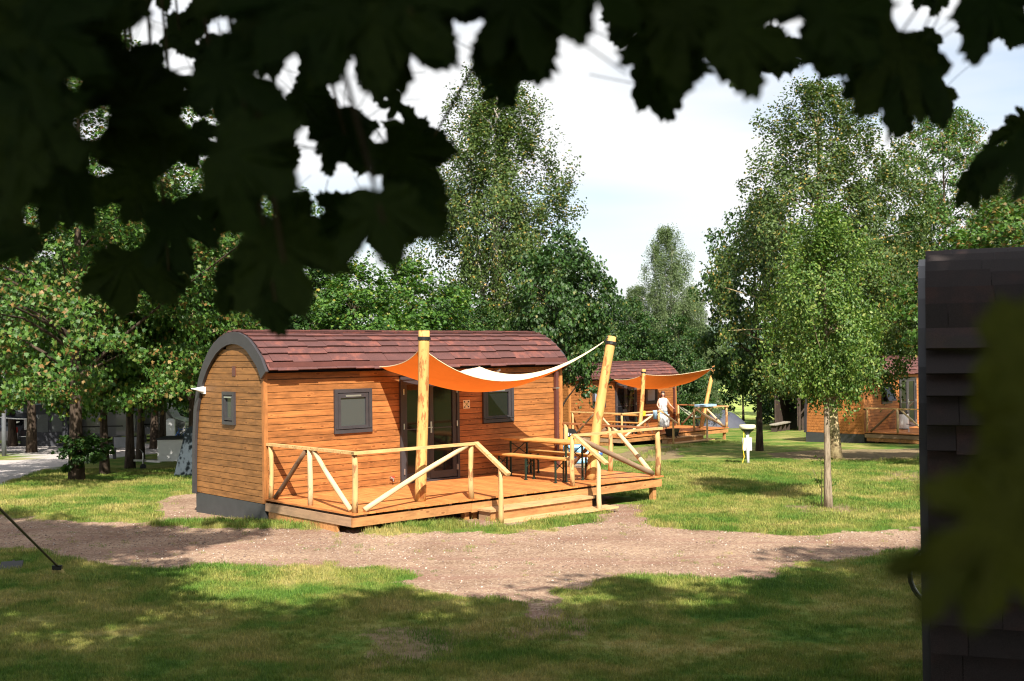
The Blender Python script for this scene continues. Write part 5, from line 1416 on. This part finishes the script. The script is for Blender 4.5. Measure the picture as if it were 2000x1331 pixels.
tree('maple', 'maple_tree', 'maple with a dark trunk in front of the dark blue car', at(25, 872), .3, 1.25, G, M_LMAPLE)
tree('big_maple', 'maple_tree', 'tall maple standing beyond the left maple, towards the caravan', ptd(60, 46), 2.5, 1.1, G, M_LDARK)
tree('big_maple', 'maple_tree', 'tall dark maple beyond the row of trunks', ptd(300, 48), 4.5, 1.0, G, M_LDARK)
tree('big_maple', 'maple_tree', 'tall dark maple left of the gap above the main cabin', ptd(470, 43), 1.2, .95, G, M_LMAPLE)
G = 'maples behind the main cabin'
for i, (px, d, s, mt, lb) in enumerate(((480, 37, 1.0, M_LDARK, 'maple right behind the left arch of the main cabin'), (610, 35, .92, M_LDARK, 'dark maple behind the left half of the main cabin roof'), (700, 33.5, .86, M_LMAPLE, 'green maple behind the middle of the main cabin roof'),
        (800, 37, .93, M_LMAPLE, 'maple behind the sail post, left of the tall birch'), (1165, 56, 1.15, M_LDARK, 'dark maple right of the tall birch'), (1115, 55, 1.0, M_LMAPLE, 'bright green maple behind the roof of the second cabin, below the birch'), (1050, 54, 1.05, M_LMAPLE, 'green maple at the foot of the tall birch'), (885, 40, .85, M_LDARK, 'dark maple left of the foot of the tall birch'))):
    tree('high_maple' if px == 480 else 'low_maple', 'maple_tree', lb, ptd(px, d), i * 1.7, s, G, mt, s * (.62 if px in (1165, 1115) else .95))
hm = tree('high_maple', 'maple_tree', 'maple just behind the main cabin with a twig hanging over the farther roof', ptd(1092, 30), .8, .92, None, M_LDARK, .62)
cenb, Cb, Ob = crown_points(91, 0, 1.25, [(0, .12), (.4, .35), (.8, .45), (1, .3)], 18, 17, .17, inner=.1)
twp = EYE + ray(1152, 800) * 30.2; hm_inv = Matrix.LocRotScale(hm.location, hm.rotation_euler, hm.scale).inverted()
o = link('hanging_leaves', leaves_mesh('hanging_leaves', Cb, M_LDARK, .12, T_MAPLE, 9, Ob), hm); o.matrix_basis = hm_inv @ Matrix.Translation(twp)
o['kind'] = 'stuff'
mbt = MB().tube([tuple(hm.location + Vector((0, 0, 3.3))), tuple(twp + Vector((-.25, 0, 1.3))), tuple(twp + Vector((0, 0, .7))), tuple(twp)], [.03, .018, .01, .004], 5, False)
o = mbt.build('twig', M_BARK, hm, True); o.matrix_basis = hm_inv
# birches
tree_kind('birch', 41, 11.0, 1.2, 12.1, [(0, 2.8), (.3, 2.9), (.5, 2.35), (.75, 1.6), (.9, 1.2), (1, .5)], 1050, 100, .33, .092, T_RHOMB, M_LBIRCH, M_BIRCH, .17, elong=2.2, droop=.25, upb=.1, nb=70, drop=1.2, forks=2, inner=.05)
tree('birch', 'birch_tree', 'tall birch rising behind the middle of the main cabin', ptd(972, 50), .5, 1.40, 'birches', sxy=1.52)
tree_kind('birch_b', 47, 10.3, 2.2, 11.3, [(0, 1.8), (.2, 2.5), (.5, 2.6), (.72, 2.1), (.88, 1.2), (1, .5)], 820, 88, .33, .092, T_RHOMB, M_LBIRCH, M_BIRCHY, .175, elong=1.8, droop=.2, upb=.1, nb=60, drop=1.0, inner=.2, lean=(-.35, 0))
tree('birch_b', 'birch_tree', 'tall birch with a lichen-spotted trunk behind the small hornbeam', at(1630, 899), .0, 1.02, 'birches', sxy=1.12)
tree('birch_b', 'birch_tree', 'birch at the far right edge above the dark roof', ptd(2010, 37), 2.0, .95, 'birches')
G = 'pale distant birches'
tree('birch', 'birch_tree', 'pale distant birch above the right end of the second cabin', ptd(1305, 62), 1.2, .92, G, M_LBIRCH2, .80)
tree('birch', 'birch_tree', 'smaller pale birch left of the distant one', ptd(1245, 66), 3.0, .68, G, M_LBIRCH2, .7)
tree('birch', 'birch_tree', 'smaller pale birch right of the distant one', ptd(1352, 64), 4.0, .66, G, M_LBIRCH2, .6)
# right group
G = 'maples on the right'
tree('maple', 'maple_tree', 'dark maple in the gap between the second cabin and the hornbeam', at(1452, 822), .7, 1.02, G, M_LDARK, .50)
tree('maple', 'maple_tree', 'dark maple left of the lichen-spotted birch', ptd(1480, 40), 2.6, 1.22, G, M_LDARK, .78)
tree('big_maple', 'maple_tree', 'maple with many brown seed bunches above the dark roof', ptd(1850, 58), 3.6, 1.42, G, None, 1.05)
tree('maple', 'maple_tree', 'maple with brown seeds at the right edge above the dark roof', ptd(1975, 30), 1.4, .98, G, M_LMAPLEB, .9)
tree('maple', 'maple_tree', 'dark low-branched maple beside the dark roof edge', ptd(1800, 57), 5.1, 1.5, G, M_LDARK, 1.1)
tree('low_maple', 'maple_tree', 'dark maple behind the right-hand cabin', ptd(1700, 58), 5.9, 1.3, G, M_LDARK, 1.1)
tree('low_maple', 'maple_tree', 'maple behind the right-hand cabin, left one', ptd(1590, 62), 2.2, 1.2, G, M_LDARK, 1.0)
tree('low_maple', 'maple_tree', 'maple behind the second cabin roof', ptd(1225, 60), 4.2, 1.0, G, M_LDARK, .9)
tree('low_maple', 'maple_tree', 'maple at the right end of the second cabin', ptd(1325, 58), 1.1, .85, G, M_LDARK, .6)
tree_kind('hornbeam', 61, 4.5, 2.05, 5.35, [(0, .55), (.15, 1.05), (.45, 1.22), (.7, .95), (.9, .5), (1, .2)], 330, 84, .23, .072, T_OVAL, M_LHORN, M_BARKL, .088, nb=40, bend=.05, flat=1.2, elong=1.5, inner=.1)
tree('hornbeam', 'hornbeam_tree', 'small bright green hornbeam on the lawn with a thin grey trunk', at(1618, 994), .4, 1.03, sxy=.84)
cenb, Cb, Ob = crown_points(77, .35, 1.0, [(0, .2), (.6, .28), (1, .15)], 12, 9, .13, inner=.1)
root = thing('sapling', 'small leafy sapling beside the hornbeam trunk', 'sapling', at(1604, 990)); 
link('leaves', leaves_mesh('leaves', Cb, M_LHORN, .055, T_OVAL, 5, Ob), root)['kind'] = 'stuff'
MB().tube([(0, 0, 0), (.02, 0, .5), (.0, 0, .95)], [.008, .006, .003], 6).tube([(.02, 0, .3), (-.15, 0, .7)], .004, 5).build('stem', M_BARKL, root)
# hanging maple twig in front of the second cabin
cenb, Cb, Ob = crown_points(91, 0, .9, [(0, .3), (.5, .55), (1, .5)], 16, 16, .22, inner=.1)
# distant wood closing the view
tree_kind('wood_tree', 71, 7.5, .3, 9.5, [(0, 3.0), (.3, 3.8), (.6, 3.4), (.85, 2.2), (1, .8)], 260, 40, .75, .32, T_OVAL, M_LDARK, M_BARK, .22, nb=14)
k = 0; rr = random.Random(8)
for row, d0 in enumerate((72, 88)):
    px = -350 + row * 70
    while px < 2350:
        d = d0 + rr.uniform(-5, 5)
        if not (1375 < px < 1535):
            s = rr.uniform(.62, .82) * (1.25 if px < 700 else 1)
            tree('wood_tree', 'background_tree', 'background tree in the wood edge behind the campsite', ptd(px, d), rr.uniform(0, 6), s, 'background trees closing the view', M_LDARK if rr.random() < .6 else M_LMAPLE)
        px += rr.uniform(95, 135)
for i in range(16):
    px = 1250 + i * 28; d = 205 + rr.uniform(-6, 6)
    tree('wood_tree', 'background_tree', 'far tree along the edge of the meadow', ptd(px, d), rr.uniform(0, 6), rr.uniform(.6, .9), 'trees along the far edge of the meadow', M_LDARK)
# ------------------------------------------------------------ the maple over the camera: shades the foreground and hangs leaves into the view
def free(C):
    """keep the crown off the open space in front of the photographer"""
    x, y, z = C.T
    lim = np.where(y > -.6, 2.93 + .36 * np.maximum(y, 0) + .75, 3.6)
    return C[(z > lim)]
def big_shade(label, p, seed, z0, z1, rad, ncl, per, h, name='maple_tree'):
    root = thing(name, label, 'tree', p)
    cen, C, O = crown_points(seed, z0, z1, [(0, rad * .7), (.3, rad), (.65, rad * .9), (1, rad * .35)], ncl, per, .72, inner=.1)
    Cw = C + np.array([p[0], p[1], p[2]]); keep = free(Cw) if True else Cw
    C2 = keep - np.array([p[0], p[1], p[2]])
    tm, main = trunk_mesh(seed, h, .26, M_BARK, .2)
    link('trunk', tm, root)
    cc = free(cen + np.array([p[0], p[1], p[2]])) - np.array([p[0], p[1], p[2]])
    link('branches', branches_mesh(seed, main, cc, .26, M_BARK, 30), root)['kind'] = 'stuff'
    o = link('crown', leaves_mesh('crown', C2, M_LCANOPY, .24, T_OVAL, seed), root); o['kind'] = 'stuff'
    return root
fore = big_shade('maple over the camera whose large dark leaves hang across the top of the view', (1.2, -2.2, 1.5), 101, 2.6, 10.8, 5.7, 430, 170, 9)
big_shade('maple behind the camera on the left', (-5.0, -2.5, 1.5), 103, 3, 12.0, 5.0, 330, 170, 11)
big_shade('tall maple left of the view shading the gravel path', (-6.6, 4.8, .9), 107, 4, 13.2, 4.3, 420, 140, 11)
big_shade('maple right of the camera shading the dark cabin', (7.6, -1.0, 1.3), 109, 3, 11.8, 5.9, 620, 150, 10)

# large leaves hanging in front of the lens: x, y, z, radius, turn, width
LEAVES = ("""-0.237,1.175,3.029,0.085,-0.38,0.949;0.476,1.417,3.288,0.103,0.442,0.983;-0.245,1.05,3.11,0.076,-1.11,1;-0.604,1.416,3.227,0.103,1.507,0.972;-0.154,1.065,3.234,0.077,0.648,1;0.18,1.127,3.24,0.082,0.249,1;\
-0.495,1.534,3.243,0.098,-0.009,0.826;-0.444,1.119,3.251,0.081,-0.737,1;0.004,1.196,3.283,0.087,0.68,0.981;-0.121,1.075,3.057,0.066,-0.235,0.972;0.382,1.32,3.326,0.095,0.535,0.974;-0.105,1.191,3.275,0.087,-0.931,0.909;\
-0.268,1.114,3.204,0.078,-1.082,0.896;-0.138,1.542,3.193,0.097,-0.834,0.791;-0.415,1.397,3.086,0.077,-0.249,0.807;-0.49,1.457,3.295,0.083,-0.13,0.95;0.227,1.05,3.224,0.071,-1.206,0.936;0.597,1.36,3.339,0.081,-0.665,1;\
-0.247,1.687,3.262,0.073,0.433,0.847;-0.509,1.262,3.12,0.075,0.305,0.779;-0.645,1.881,3.067,0.095,0.105,1;0.086,1.05,3.273,0.076,-0.713,0.873;-0.255,1.161,3.295,0.084,0.358,0.981;-0.635,1.875,3.254,0.104,2.107,0.935;\
0.504,1.423,3.27,0.103,0.264,0.89;-0.442,2.5,3.499,0.081,-0.107,0.87;1.048,2.5,3.304,0.074,-0.816,0.977;0.237,1.795,3.358,0.076,-1.566,0.922;-0.745,1.682,3.111,0.071,1.953,0.703;1.123,2.5,3.397,0.087,0.483,0.7;\
-0.002,2.026,3.451,0.086,-1.235,1;-0.456,1.05,3.228,0.076,-1.038,0.997;-0.375,1.911,3.161,0.09,2.616,0.728;-0.72,2.5,3.661,0.08,2.244,0.953;-0.494,2.052,3.065,0.09,-0.515,0.73;-0.371,2.5,3.233,0.095,-1.239,0.984;\
-0.342,1.63,3.011,0.067,-1.28,0.892;-0.759,2.5,3.106,0.069,-1.37,0.977;-0.685,2.5,3.415,0.07,-0.807,0.989;-0.513,1.174,3.119,0.067,-1.076,0.971;-0.492,1.32,3.333,0.091,-0.605,0.889;-0.202,2.5,3.404,0.095,-0.601,0.776;\
-0.15,1.823,3.166,0.089,1.63,0.786;-0.107,1.635,3.425,0.075,-0.37,1;-0.6,2.418,3.263,0.099,0.332,0.996;-0.833,2.5,3.278,0.064,-0.578,1;-0.354,1.617,3.212,0.085,0.792,0.775;0.27,2.48,3.683,0.095,-0.846,1;\
0.599,2.5,3.577,0.06,-0.1,0.978;-0.693,2.5,3.523,0.073,0.933,0.93;-0.367,1.721,3.425,0.092,-0.11,0.856;-0.431,2.5,3.554,0.076,-1.4,0.718;-0.336,2.206,3.344,0.073,-0.793,1;-0.774,2.5,3.751,0.075,-0.323,0.988;\
-0.666,2.5,3.598,0.068,0.623,0.98;0.952,2.5,3.711,0.054,1.275,0.9;-0.887,2.5,3.106,0.076,0.412,0.877;0.214,1.367,3.339,0.099,0.375,1;1.074,2.5,3.354,0.061,0.335,0.708;-0.955,2.5,3.274,0.081,-0.506,0.912;\
-0.962,2.5,3.391,0.05,0.526,0.913;-0.485,1.414,3.272,0.065,0.168,1;-0.019,2.5,3.525,0.071,1.025,0.763;-0.742,2.5,3.405,0.067,1.726,1;-0.832,2.5,3.271,0.061,1.139,0.7;0.025,1.148,3.286,0.076,1.064,0.978;\
-0.141,1.081,3.246,0.074,1.016,0.954;-0.261,2.5,3.492,0.044,1.327,1;-0.469,2.089,3.339,0.097,1.72,0.976;-0.695,2.5,3.262,0.063,-1.079,0.963;0.381,1.294,3.292,0.071,-0.082,0.887;0.226,1.58,3.34,0.084,-1.312,0.943;\
-0.732,2.5,3.662,0.063,-1.283,1;1.139,2.5,3.435,0.047,1.892,0.817;-1.007,2.5,3.497,0.084,1.573,0.744;-0.363,2.484,3.445,0.066,-0.093,1;-0.424,2.5,3.467,0.065,2.616,0.944;-0.418,1.916,3.488,0.102,1.07,0.922;\
0.411,1.35,3.364,0.098,1.132,0.891;-0.581,1.381,3.329,0.1,1.194,1;1.058,2.404,3.632,0.091,0.71,0.816;-0.431,1.732,3.17,0.075,-0.107,0.769;0.638,2.154,3.509,0.096,0.585,0.862;1.048,2.5,3.646,0.067,1.331,0.94;\
-0.501,2.5,3.275,0.058,0.731,0.815;-0.435,1.05,3.224,0.076,-1.116,0.89;-0.356,2.104,3.542,0.098,0.424,0.944;-0.204,1.05,3.25,0.075,0.506,1;-0.155,1.658,3.4,0.08,0.293,0.915;-0.132,1.152,3.26,0.078,-0.043,1;\
-0.76,2.5,3.126,0.091,-0.515,0.7;-0.462,1.05,3.192,0.076,0.399,0.901;-0.198,1.112,3.263,0.081,1.004,0.875;-0.451,1.05,3.144,0.068,-0.901,1;-0.612,2.5,3.115,0.072,-0.143,0.852;-0.462,1.206,3.288,0.082,2.056,0.935;\
-0.121,1.344,3.345,0.069,-0.104,0.995;1.026,2.5,3.279,0.064,-0.252,0.728;-0.46,1.43,3.212,0.08,2.557,0.86;-0.51,1.293,3.305,0.094,0.396,0.997;-0.673,2.5,3.525,0.075,-0.597,0.895;-0.476,1.131,3.249,0.082,2.526,1;\
-0.526,2.5,3.039,0.061,1.832,0.939;-0.127,1.25,3.304,0.09,-0.912,0.992;-0.624,1.46,3.234,0.097,0.161,0.975;-0.462,1.082,3.152,0.079,1.449,0.95;-0.481,1.193,3.275,0.087,2.832,0.994;-0.079,1.05,3.264,0.074,-1.632,0.963;\
-0.213,2.5,3.338,0.089,-0.842,1;0.027,1.271,3.316,0.075,-0.245,1;-0.431,2.393,3.476,0.075,-0.954,0.766;0.011,1.404,3.326,0.068,1.394,0.9;-0.283,2.5,3.546,0.07,1.369,0.913;-0.517,1.313,3.319,0.096,-0.575,1;\
-0.676,2.5,3.71,0.061,2.387,0.941;-1.082,2.5,3.193,0.062,-0.043,0.849;-0.519,1.535,3.301,0.08,1.472,0.982;-0.457,1.125,3.248,0.082,-1.023,0.988;-0.537,1.259,3.183,0.092,-1.272,0.865;-0.192,1.145,3.271,0.083,1.095,0.889;\
-0.197,1.237,3.29,0.088,0.15,1;-0.315,2.5,3.374,0.068,0.479,0.803;0.542,1.603,3.312,0.094,0.796,0.833;-0.432,1.095,3.242,0.08,-0.739,1;0.61,2.5,3.588,0.052,0.786,0.925;-0.643,2.5,3.61,0.078,-0.049,0.948;\
-0.413,1.727,3.489,0.069,0.774,0.953;-0.715,2.5,3.395,0.067,-1.441,0.7;0.186,1.099,3.254,0.076,-0.805,0.993;-0.456,1.067,3.15,0.078,1.296,1;-0.43,1.333,3.238,0.078,-1.887,0.793;0.007,1.211,3.297,0.088,0.615,0.878;\
-0.615,1.428,3.231,0.104,1.547,1;-0.114,1.32,3.328,0.096,-0.828,1;0.384,1.329,3.354,0.097,1.344,1;-0.558,1.311,3.194,0.095,0.093,0.832;1.052,2.5,3.309,0.063,-1.335,0.925;-0.606,1.398,3.218,0.102,0.235,0.955;\
-0.546,1.273,3.196,0.093,1.436,1;0.014,1.501,3.355,0.085,-0.753,0.806;0.617,2.5,3.589,0.065,-0.294,1;-0.337,2.5,3.431,0.06,-0.666,0.948;-0.334,2.268,3.362,0.074,0.76,1;-0.748,2.234,3.249,0.07,0.398,0.903;\
0.52,1.748,3.432,0.085,-0.881,1;0.957,2.5,3.491,0.061,0.664,0.988;-0.772,2.5,3.256,0.059,0.818,0.787;1.067,2.5,3.655,0.076,0.238,0.985;-0.511,1.183,3.206,0.086,1.173,1;-0.309,1.391,3.155,0.071,0.452,0.825;\
-0.632,1.433,3.173,0.104,-0.891,0.866;0.015,1.115,3.265,0.081,-0.35,0.764;-0.489,1.107,3.122,0.077,-0.767,0.947;-0.763,2.309,3.359,0.099,-0.53,0.982;-0.455,1.05,3.173,0.076,1.304,1;-0.28,2.5,3.222,0.085,-0.655,0.78;\
-0.18,2.5,3.24,0.072,0.522,0.815;-0.517,2.5,3.39,0.077,0.166,0.806;0.935,2.5,3.616,0.049,0.765,0.946;-0.208,1.356,3.327,0.099,0.302,1;-0.11,1.108,3.253,0.081,0.182,0.772;-0.555,1.43,3.365,0.104,-0.469,0.984;\
-0.504,1.238,3.292,0.09,3.106,1;0.02,1.627,3.398,0.093,-0.697,0.807;0.874,2.5,3.431,0.048,1.488,0.821;-0.634,2.5,3.058,0.051,-0.777,0.784;0.476,1.602,3.373,0.081,-0.447,0.762;-0.55,1.411,3.345,0.103,-1.796,0.917;\
-0.112,1.696,3.455,0.073,-0.088,1;-0.425,2.5,3.191,0.092,0.08,0.927;-0.104,1.437,3.392,0.095,-2.67,0.886;-0.461,1.092,3.147,0.079,0.039,0.821;0.018,1.247,3.306,0.091,2.012,0.947;0.167,1.103,3.263,0.08,0.358,1;\
-0.814,2.5,3.581,0.075,-1.274,1;-0.126,1.219,3.289,0.085,0.108,0.938;-0.423,1.05,3.227,0.076,-1.084,1;-0.481,1.165,3.252,0.085,-1.408,1;-0.148,1.428,3.351,0.104,0.186,0.992;0.536,1.857,3.432,0.076,2.397,0.813;\
0.206,1.305,3.322,0.095,0.385,0.856;-0.553,1.454,3.349,0.083,0.943,0.957;-0.425,1.05,3.228,0.076,-1.054,1;-0.642,1.91,3.397,0.101,1.228,0.985;-0.47,1.05,3.115,0.076,1.149,0.789;-0.119,1.075,3.239,0.077,0.025,1;\
0.253,1.443,3.359,0.105,-0.532,1;-0.313,2.07,3.182,0.075,1.238,0.973;0.023,1.481,3.372,0.099,-0.405,0.937;0.575,2.5,3.61,0.072,-0.242,0.98;-0.309,1.795,3.452,0.097,0.015,0.976;-0.227,2.5,3.424,0.084,2.01,0.81;\
0.515,2.48,3.574,0.08,1.476,0.988;-0.42,1.875,3.317,0.095,-0.729,0.994;-0.29,1.318,3.313,0.066,2.473,0.992;-0.529,2.48,3.372,0.083,-0.539,0.94;0.2,1.491,3.376,0.08,0.08,1;-0.194,1.156,3.273,0.084,-0.011,1;\
0.487,1.704,3.397,0.07,0.067,0.957;-0.449,1.05,3.148,0.076,0.2,0.904;0.016,1.654,3.395,0.087,-0.805,1;-0.465,1.362,3.267,0.081,0.027,0.863;-0.881,2.5,3.105,0.082,0.172,0.877;0.017,1.547,3.37,0.089,-0.639,0.81;\
0.551,2.5,3.574,0.064,0.059,0.968;-0.513,1.297,3.309,0.094,3.11,1;-0.215,1.225,3.303,0.089,0.899,1;-0.444,1.052,3.156,0.077,-2.062,0.782;-0.526,1.33,3.314,0.096,0.417,1;-0.139,1.515,3.132,0.075,0.25,0.855;\
0.318,1.064,3.249,0.068,-1.74,0.884;-0.421,1.865,3.271,0.104,1.473,0.813;-0.19,1.191,3.288,0.087,-1.133,0.89;-0.139,1.319,3.315,0.096,0.132,1;0.931,2.5,3.721,0.059,-0.461,0.77;-0.46,1.415,3.258,0.089,0.578,0.859;\
-0.09,1.05,3.247,0.076,-0.678,0.997;-0.203,1.052,3.247,0.072,0.671,0.91;0.668,1.874,3.365,0.092,0.23,1;-0.479,1.208,3.279,0.088,0.507,1;-0.107,1.05,3.242,0.076,-0.958,1;-0.561,1.417,3.338,0.103,0.5,1;\
-0.171,1.05,3.244,0.076,1.083,0.836;-1.11,2.5,3.212,0.071,0.743,0.949;-0.115,1.05,3.239,0.076,0.004,0.997;-0.226,1.906,3.459,0.094,0.401,0.753;-0.194,1.05,3.249,0.076,0.835,1;0.003,1.718,3.383,0.07,0.02,1;\
-0.368,1.794,3.031,0.067,-1.297,0.895;-0.639,2.5,3.253,0.058,-0.46,0.949""")
HALF = [(0, 1), (.04, .93), (.07, .86), (.13, .85), (.16, .78), (.22, .76), (.2, .68), (.27, .6), (.20, .34), (.30, .42), (.40, .44), (.43, .53), (.50, .54), (.52, .62), (.60, .58), (.70, .63), (.80, .60), (.78, .50), (.84, .45), (.78, .38), (.84, .30), (.70, .22), (.62, .10), (.50, .02), (.60, -.04), (.58, -.12), (.64, -.2), (.52, -.2), (.46, -.28), (.36, -.28), (.32, -.37), (.16, -.36), (.03, -.28)]
def lobed_leaf(seed):
    r = random.Random(seed); pts = HALF + [(-x, y) for x, y in HALF[1:][::-1]]
    pts = [(x * (1 + r.uniform(-.05, .05)), (y - .2) * (1 + r.uniform(-.05, .05))) for x, y in pts]
    n = len(pts); cup = r.uniform(.04, .14); V = []
    z = lambda x, y: cup * (x * x + .7 * y * y) + .05 * math.sin(6 * math.atan2(y + .3, x + 1e-6)) * math.hypot(x, y)
    V = [(x, y, z(x, y)) for x, y in pts] + [(x * .5, y * .5 - .1, z(x * .5, y * .5)) for x, y in pts] + [(0, -.3, 0)]
    F = [(i, (i + 1) % n, n + (i + 1) % n, n + i) for i in range(n)] + [(n + i, n + (i + 1) % n, 2 * n) for i in range(n)]
    mb = MB().add(V, F)
    # ribs and stalk
    for tx, ty in ((0, .72), (.66, .34), (-.66, .34), (.46, -.36), (-.46, -.36)):
        mb.tube([(0, -.46, .006), (tx * .5, -.46 + (ty + .46) * .5, z(tx * .5, ty * .5) + .006), (tx, ty, z(tx, ty) + .004)], [.012, .009, .004], 4, False)
    mb.tube([(0, -.46, 0), (.05, -.9, -.10), (.16, -1.45, -.1)], [.014, .011, .011], 5, False)
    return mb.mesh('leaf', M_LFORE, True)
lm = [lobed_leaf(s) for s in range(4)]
rr = random.Random(4); inv = fore.matrix_basis.inverted(); tips = []
def hang(x, y, z, r, a, sx, tilt=.15, k=None):
    X = rgt * math.cos(a) - upv * math.sin(a); Y = -rgt * math.sin(a) - upv * math.cos(a)   # tip points down at a = 0
    Z = X.cross(Y); m = Matrix((X * r * sx, Y * r, Z * r)).transposed().to_4x4()
    m = m @ Matrix.Rotation(rr.uniform(-tilt, tilt), 4, 'X') @ Matrix.Rotation(rr.uniform(-tilt, tilt), 4, 'Y')
    o = link('leaf', lm[k if k is not None else rr.randrange(4)], fore); m.translation = Vector((x, y, z)); o.matrix_basis = inv @ m; tips.append(Vector((x, y, z))); return o
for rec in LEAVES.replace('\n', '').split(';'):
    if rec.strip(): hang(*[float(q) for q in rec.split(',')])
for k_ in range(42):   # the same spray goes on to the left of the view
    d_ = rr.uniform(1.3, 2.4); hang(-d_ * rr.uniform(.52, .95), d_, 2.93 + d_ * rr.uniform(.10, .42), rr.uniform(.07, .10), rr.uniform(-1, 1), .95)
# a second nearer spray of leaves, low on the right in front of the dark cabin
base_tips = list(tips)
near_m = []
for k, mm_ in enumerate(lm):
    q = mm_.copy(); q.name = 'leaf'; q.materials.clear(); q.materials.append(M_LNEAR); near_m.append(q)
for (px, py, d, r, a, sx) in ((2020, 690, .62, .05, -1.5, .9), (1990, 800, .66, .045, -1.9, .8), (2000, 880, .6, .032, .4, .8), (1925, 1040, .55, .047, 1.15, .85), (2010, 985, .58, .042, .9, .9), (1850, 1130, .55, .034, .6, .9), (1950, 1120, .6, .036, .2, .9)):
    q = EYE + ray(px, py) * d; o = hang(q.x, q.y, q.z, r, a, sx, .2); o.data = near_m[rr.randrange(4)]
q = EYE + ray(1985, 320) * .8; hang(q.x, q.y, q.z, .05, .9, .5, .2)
# twigs carrying the leaves
tw = MB(); hub = [Vector((-1.6, 1.2, 4.3)), Vector((-.5, 1.1, 4.2)), Vector((.5, 1.2, 4.1)), Vector((1.4, 1.0, 4.0))]
for i, h in enumerate(hub):
    tw.tube([Vector((1.0, -2.0, 6.0)), (h + Vector((1.0, -2.0, 6.0))) / 2 + Vector((0, 0, .5)), h], [.05, .035, .02], 6, False)
for i, p in enumerate(base_tips[::9]):
    h = min(hub, key=lambda q: (q - p).length); tw.tube([h, (h + p) / 2 + Vector((.02, .05, .08)), p], [.006, .004, .0025], 5, False)
tb = tw.mesh('twigs', M_BARK, True); o = link('twigs', tb, fore); o['kind'] = 'stuff'; o.matrix_basis = inv
